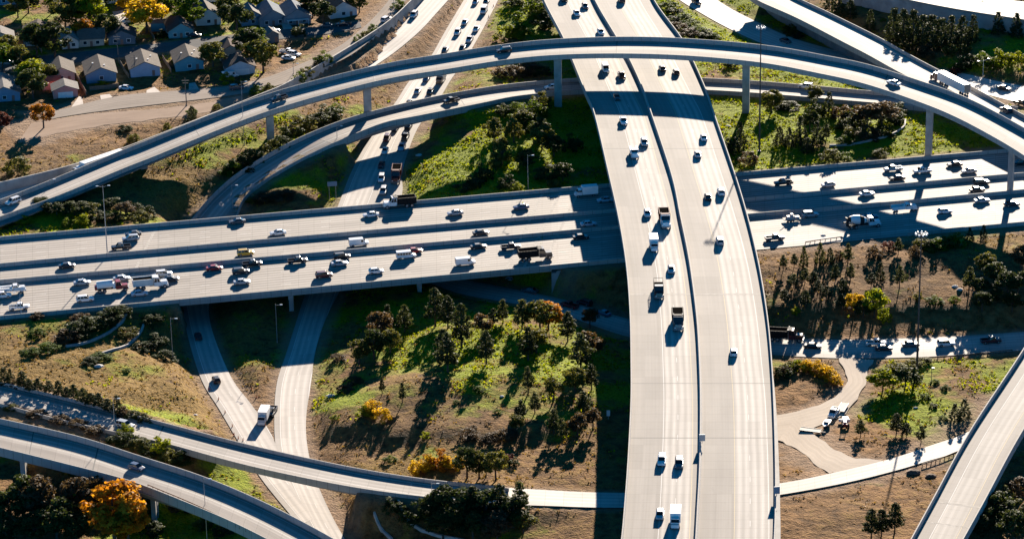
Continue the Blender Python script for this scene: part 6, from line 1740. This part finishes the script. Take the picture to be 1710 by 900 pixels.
SIGN_B = simple('sign back aluminium', (.36, .40, .44), .4, .05, 1, metal=.5)
SIGN_BL = simple('blue grey sign face', (.14, .22, .30), .4, .05, 1)
def sign(pt, yaw, w, h, zb, label, m=SIGN_B, posts=1):
    root = empty('road_sign', pt, radians(yaw), label, 'road sign', 'blank backed road signs')
    b = MB(); b.box(-w / 2, w / 2, -.04, .04, zb, zb + h); b.build('panel', m, root)
    for k in range(posts):
        x = 0 if posts == 1 else (-w * .35 if k == 0 else w * .35)
        p = MB(); p.tube((x, .09, -.4), (x, .09, zb + h * .9), .07, .07, 6); p.build('post', STEEL, root)
sign(P(1172.5, 738, 17.9), 4, 1.5, 1.8, .3, 'grey sign back standing on the viaduct median barrier')
sign(P(1297, 826, 17.9), 4, 1.5, 1.9, .3, 'bluish sign panel on the viaduct edge above the bright road', SIGN_BL)
_s = on_ground(556, 338); sign(_s, 10, 3.0, 1.5, 5.4, 'blue grey sign panel on posts beside the shaded road', SIGN_BL, 2)
_s = on_ground(1016, 700); sign(_s, 6, .9, 1.6, 1.0, 'pale striped sign in the viaduct shadow', simple('pale sign', (.7, .7, .7), .5, .05, 1), 1)

CONE = simple('orange cone plastic', (.55, .12, .02), .5, .05, 2)
_cm = MB(); _cm.box(-.22, .22, -.22, .22, 0, .05); _cm.tube((0, 0, .05), (0, 0, .95), .17, .05, 8)
_cme = _cm.mesh('traffic_cone', [CONE])
_cones = [(349, 652), (365, 668), (376, 690), (388, 713), (391, 727), (398, 733), (420, 650), (428, 664), (437, 688), (441, 700), (443, 712), (406, 736), (824, 12), (816, 30)]
for k, (x, y) in enumerate(_cones):
    g = on_ground(x, y)
    o = bpy.data.objects.new('traffic_cone', _cme); COL.objects.link(o); o.location = (g[0], g[1], gz(g[0], g[1]) + .04)
    tag(o, 'orange traffic cone along the slip road leaving the underpass' if k < 12 else 'orange cone beside the car queue at the top', 'traffic cone', 'traffic cones along the slip road' if k < 12 else 'traffic cones beside the queue')

# pale stones and boxes lying in the grass
def boulder(px, py, s, label, m):
    g = on_ground(px, py)
    rr = np.random.default_rng(int(px * 7 + py)); b = MB(); rings = []
    for q in range(5):
        t = q / 4; rad = s * math.sin(pi * (.18 + .72 * t))
        rings.append([(rad * rr.uniform(.8, 1.2) * cos(2 * pi * k / 9) * 1.3, rad * rr.uniform(.8, 1.2) * sin(2 * pi * k / 9), s * (t - .3) * .9) for k in range(9)])
    b.ring_loft(rings); o = b.build('boulder', m); _recalc(o); o.location = (g[0], g[1], g[2])
    tag(o, label, 'rock', 'pale rocks in the grass')
STONE = simple('pale stone', (.55, .51, .46), .85, .15, 1.0)
for x, y, s, l in ((552, 662, 1.0, 'flat pale rock on the brown slope near the slip road'), (838, 662, .5, 'small white rock in the sunny clearing'), (1595, 479, .8, 'pale rock on the brown hill, upper of two'), (1603, 484, .8, 'pale rock on the brown hill, lower of two'), (165, 612, 1.0, 'pale rock on the golden slope above the conifer row'), (326, 693, .5, 'small pale rock beside the slip road'), (1216, 212, .8, 'pale block at the edge of the green island'), (1375, 394, .0 + .7, 'pale rock beside the hill guard rail'), (1529, 681, .5, 'white rock in the grassy patch below the mast'), (1478, 725, .4, 'small white rock beside the thin pines'), (700, 260, .9, 'pale broken kerb stone beside the queue')):
    boulder(x, y, s, l, STONE)

# dirt mounds beside the steep ramp
for x, y, s, l in ((1525, 790, 1.5, 'brown dirt mound beside the bright road'), (1555, 796, 1.2, 'long brown dirt heap under the steep ramp edge')):
    boulder(x, y, s, l, simple('brown dirt', (.12, .08, .055), .95, .25, 1.0))
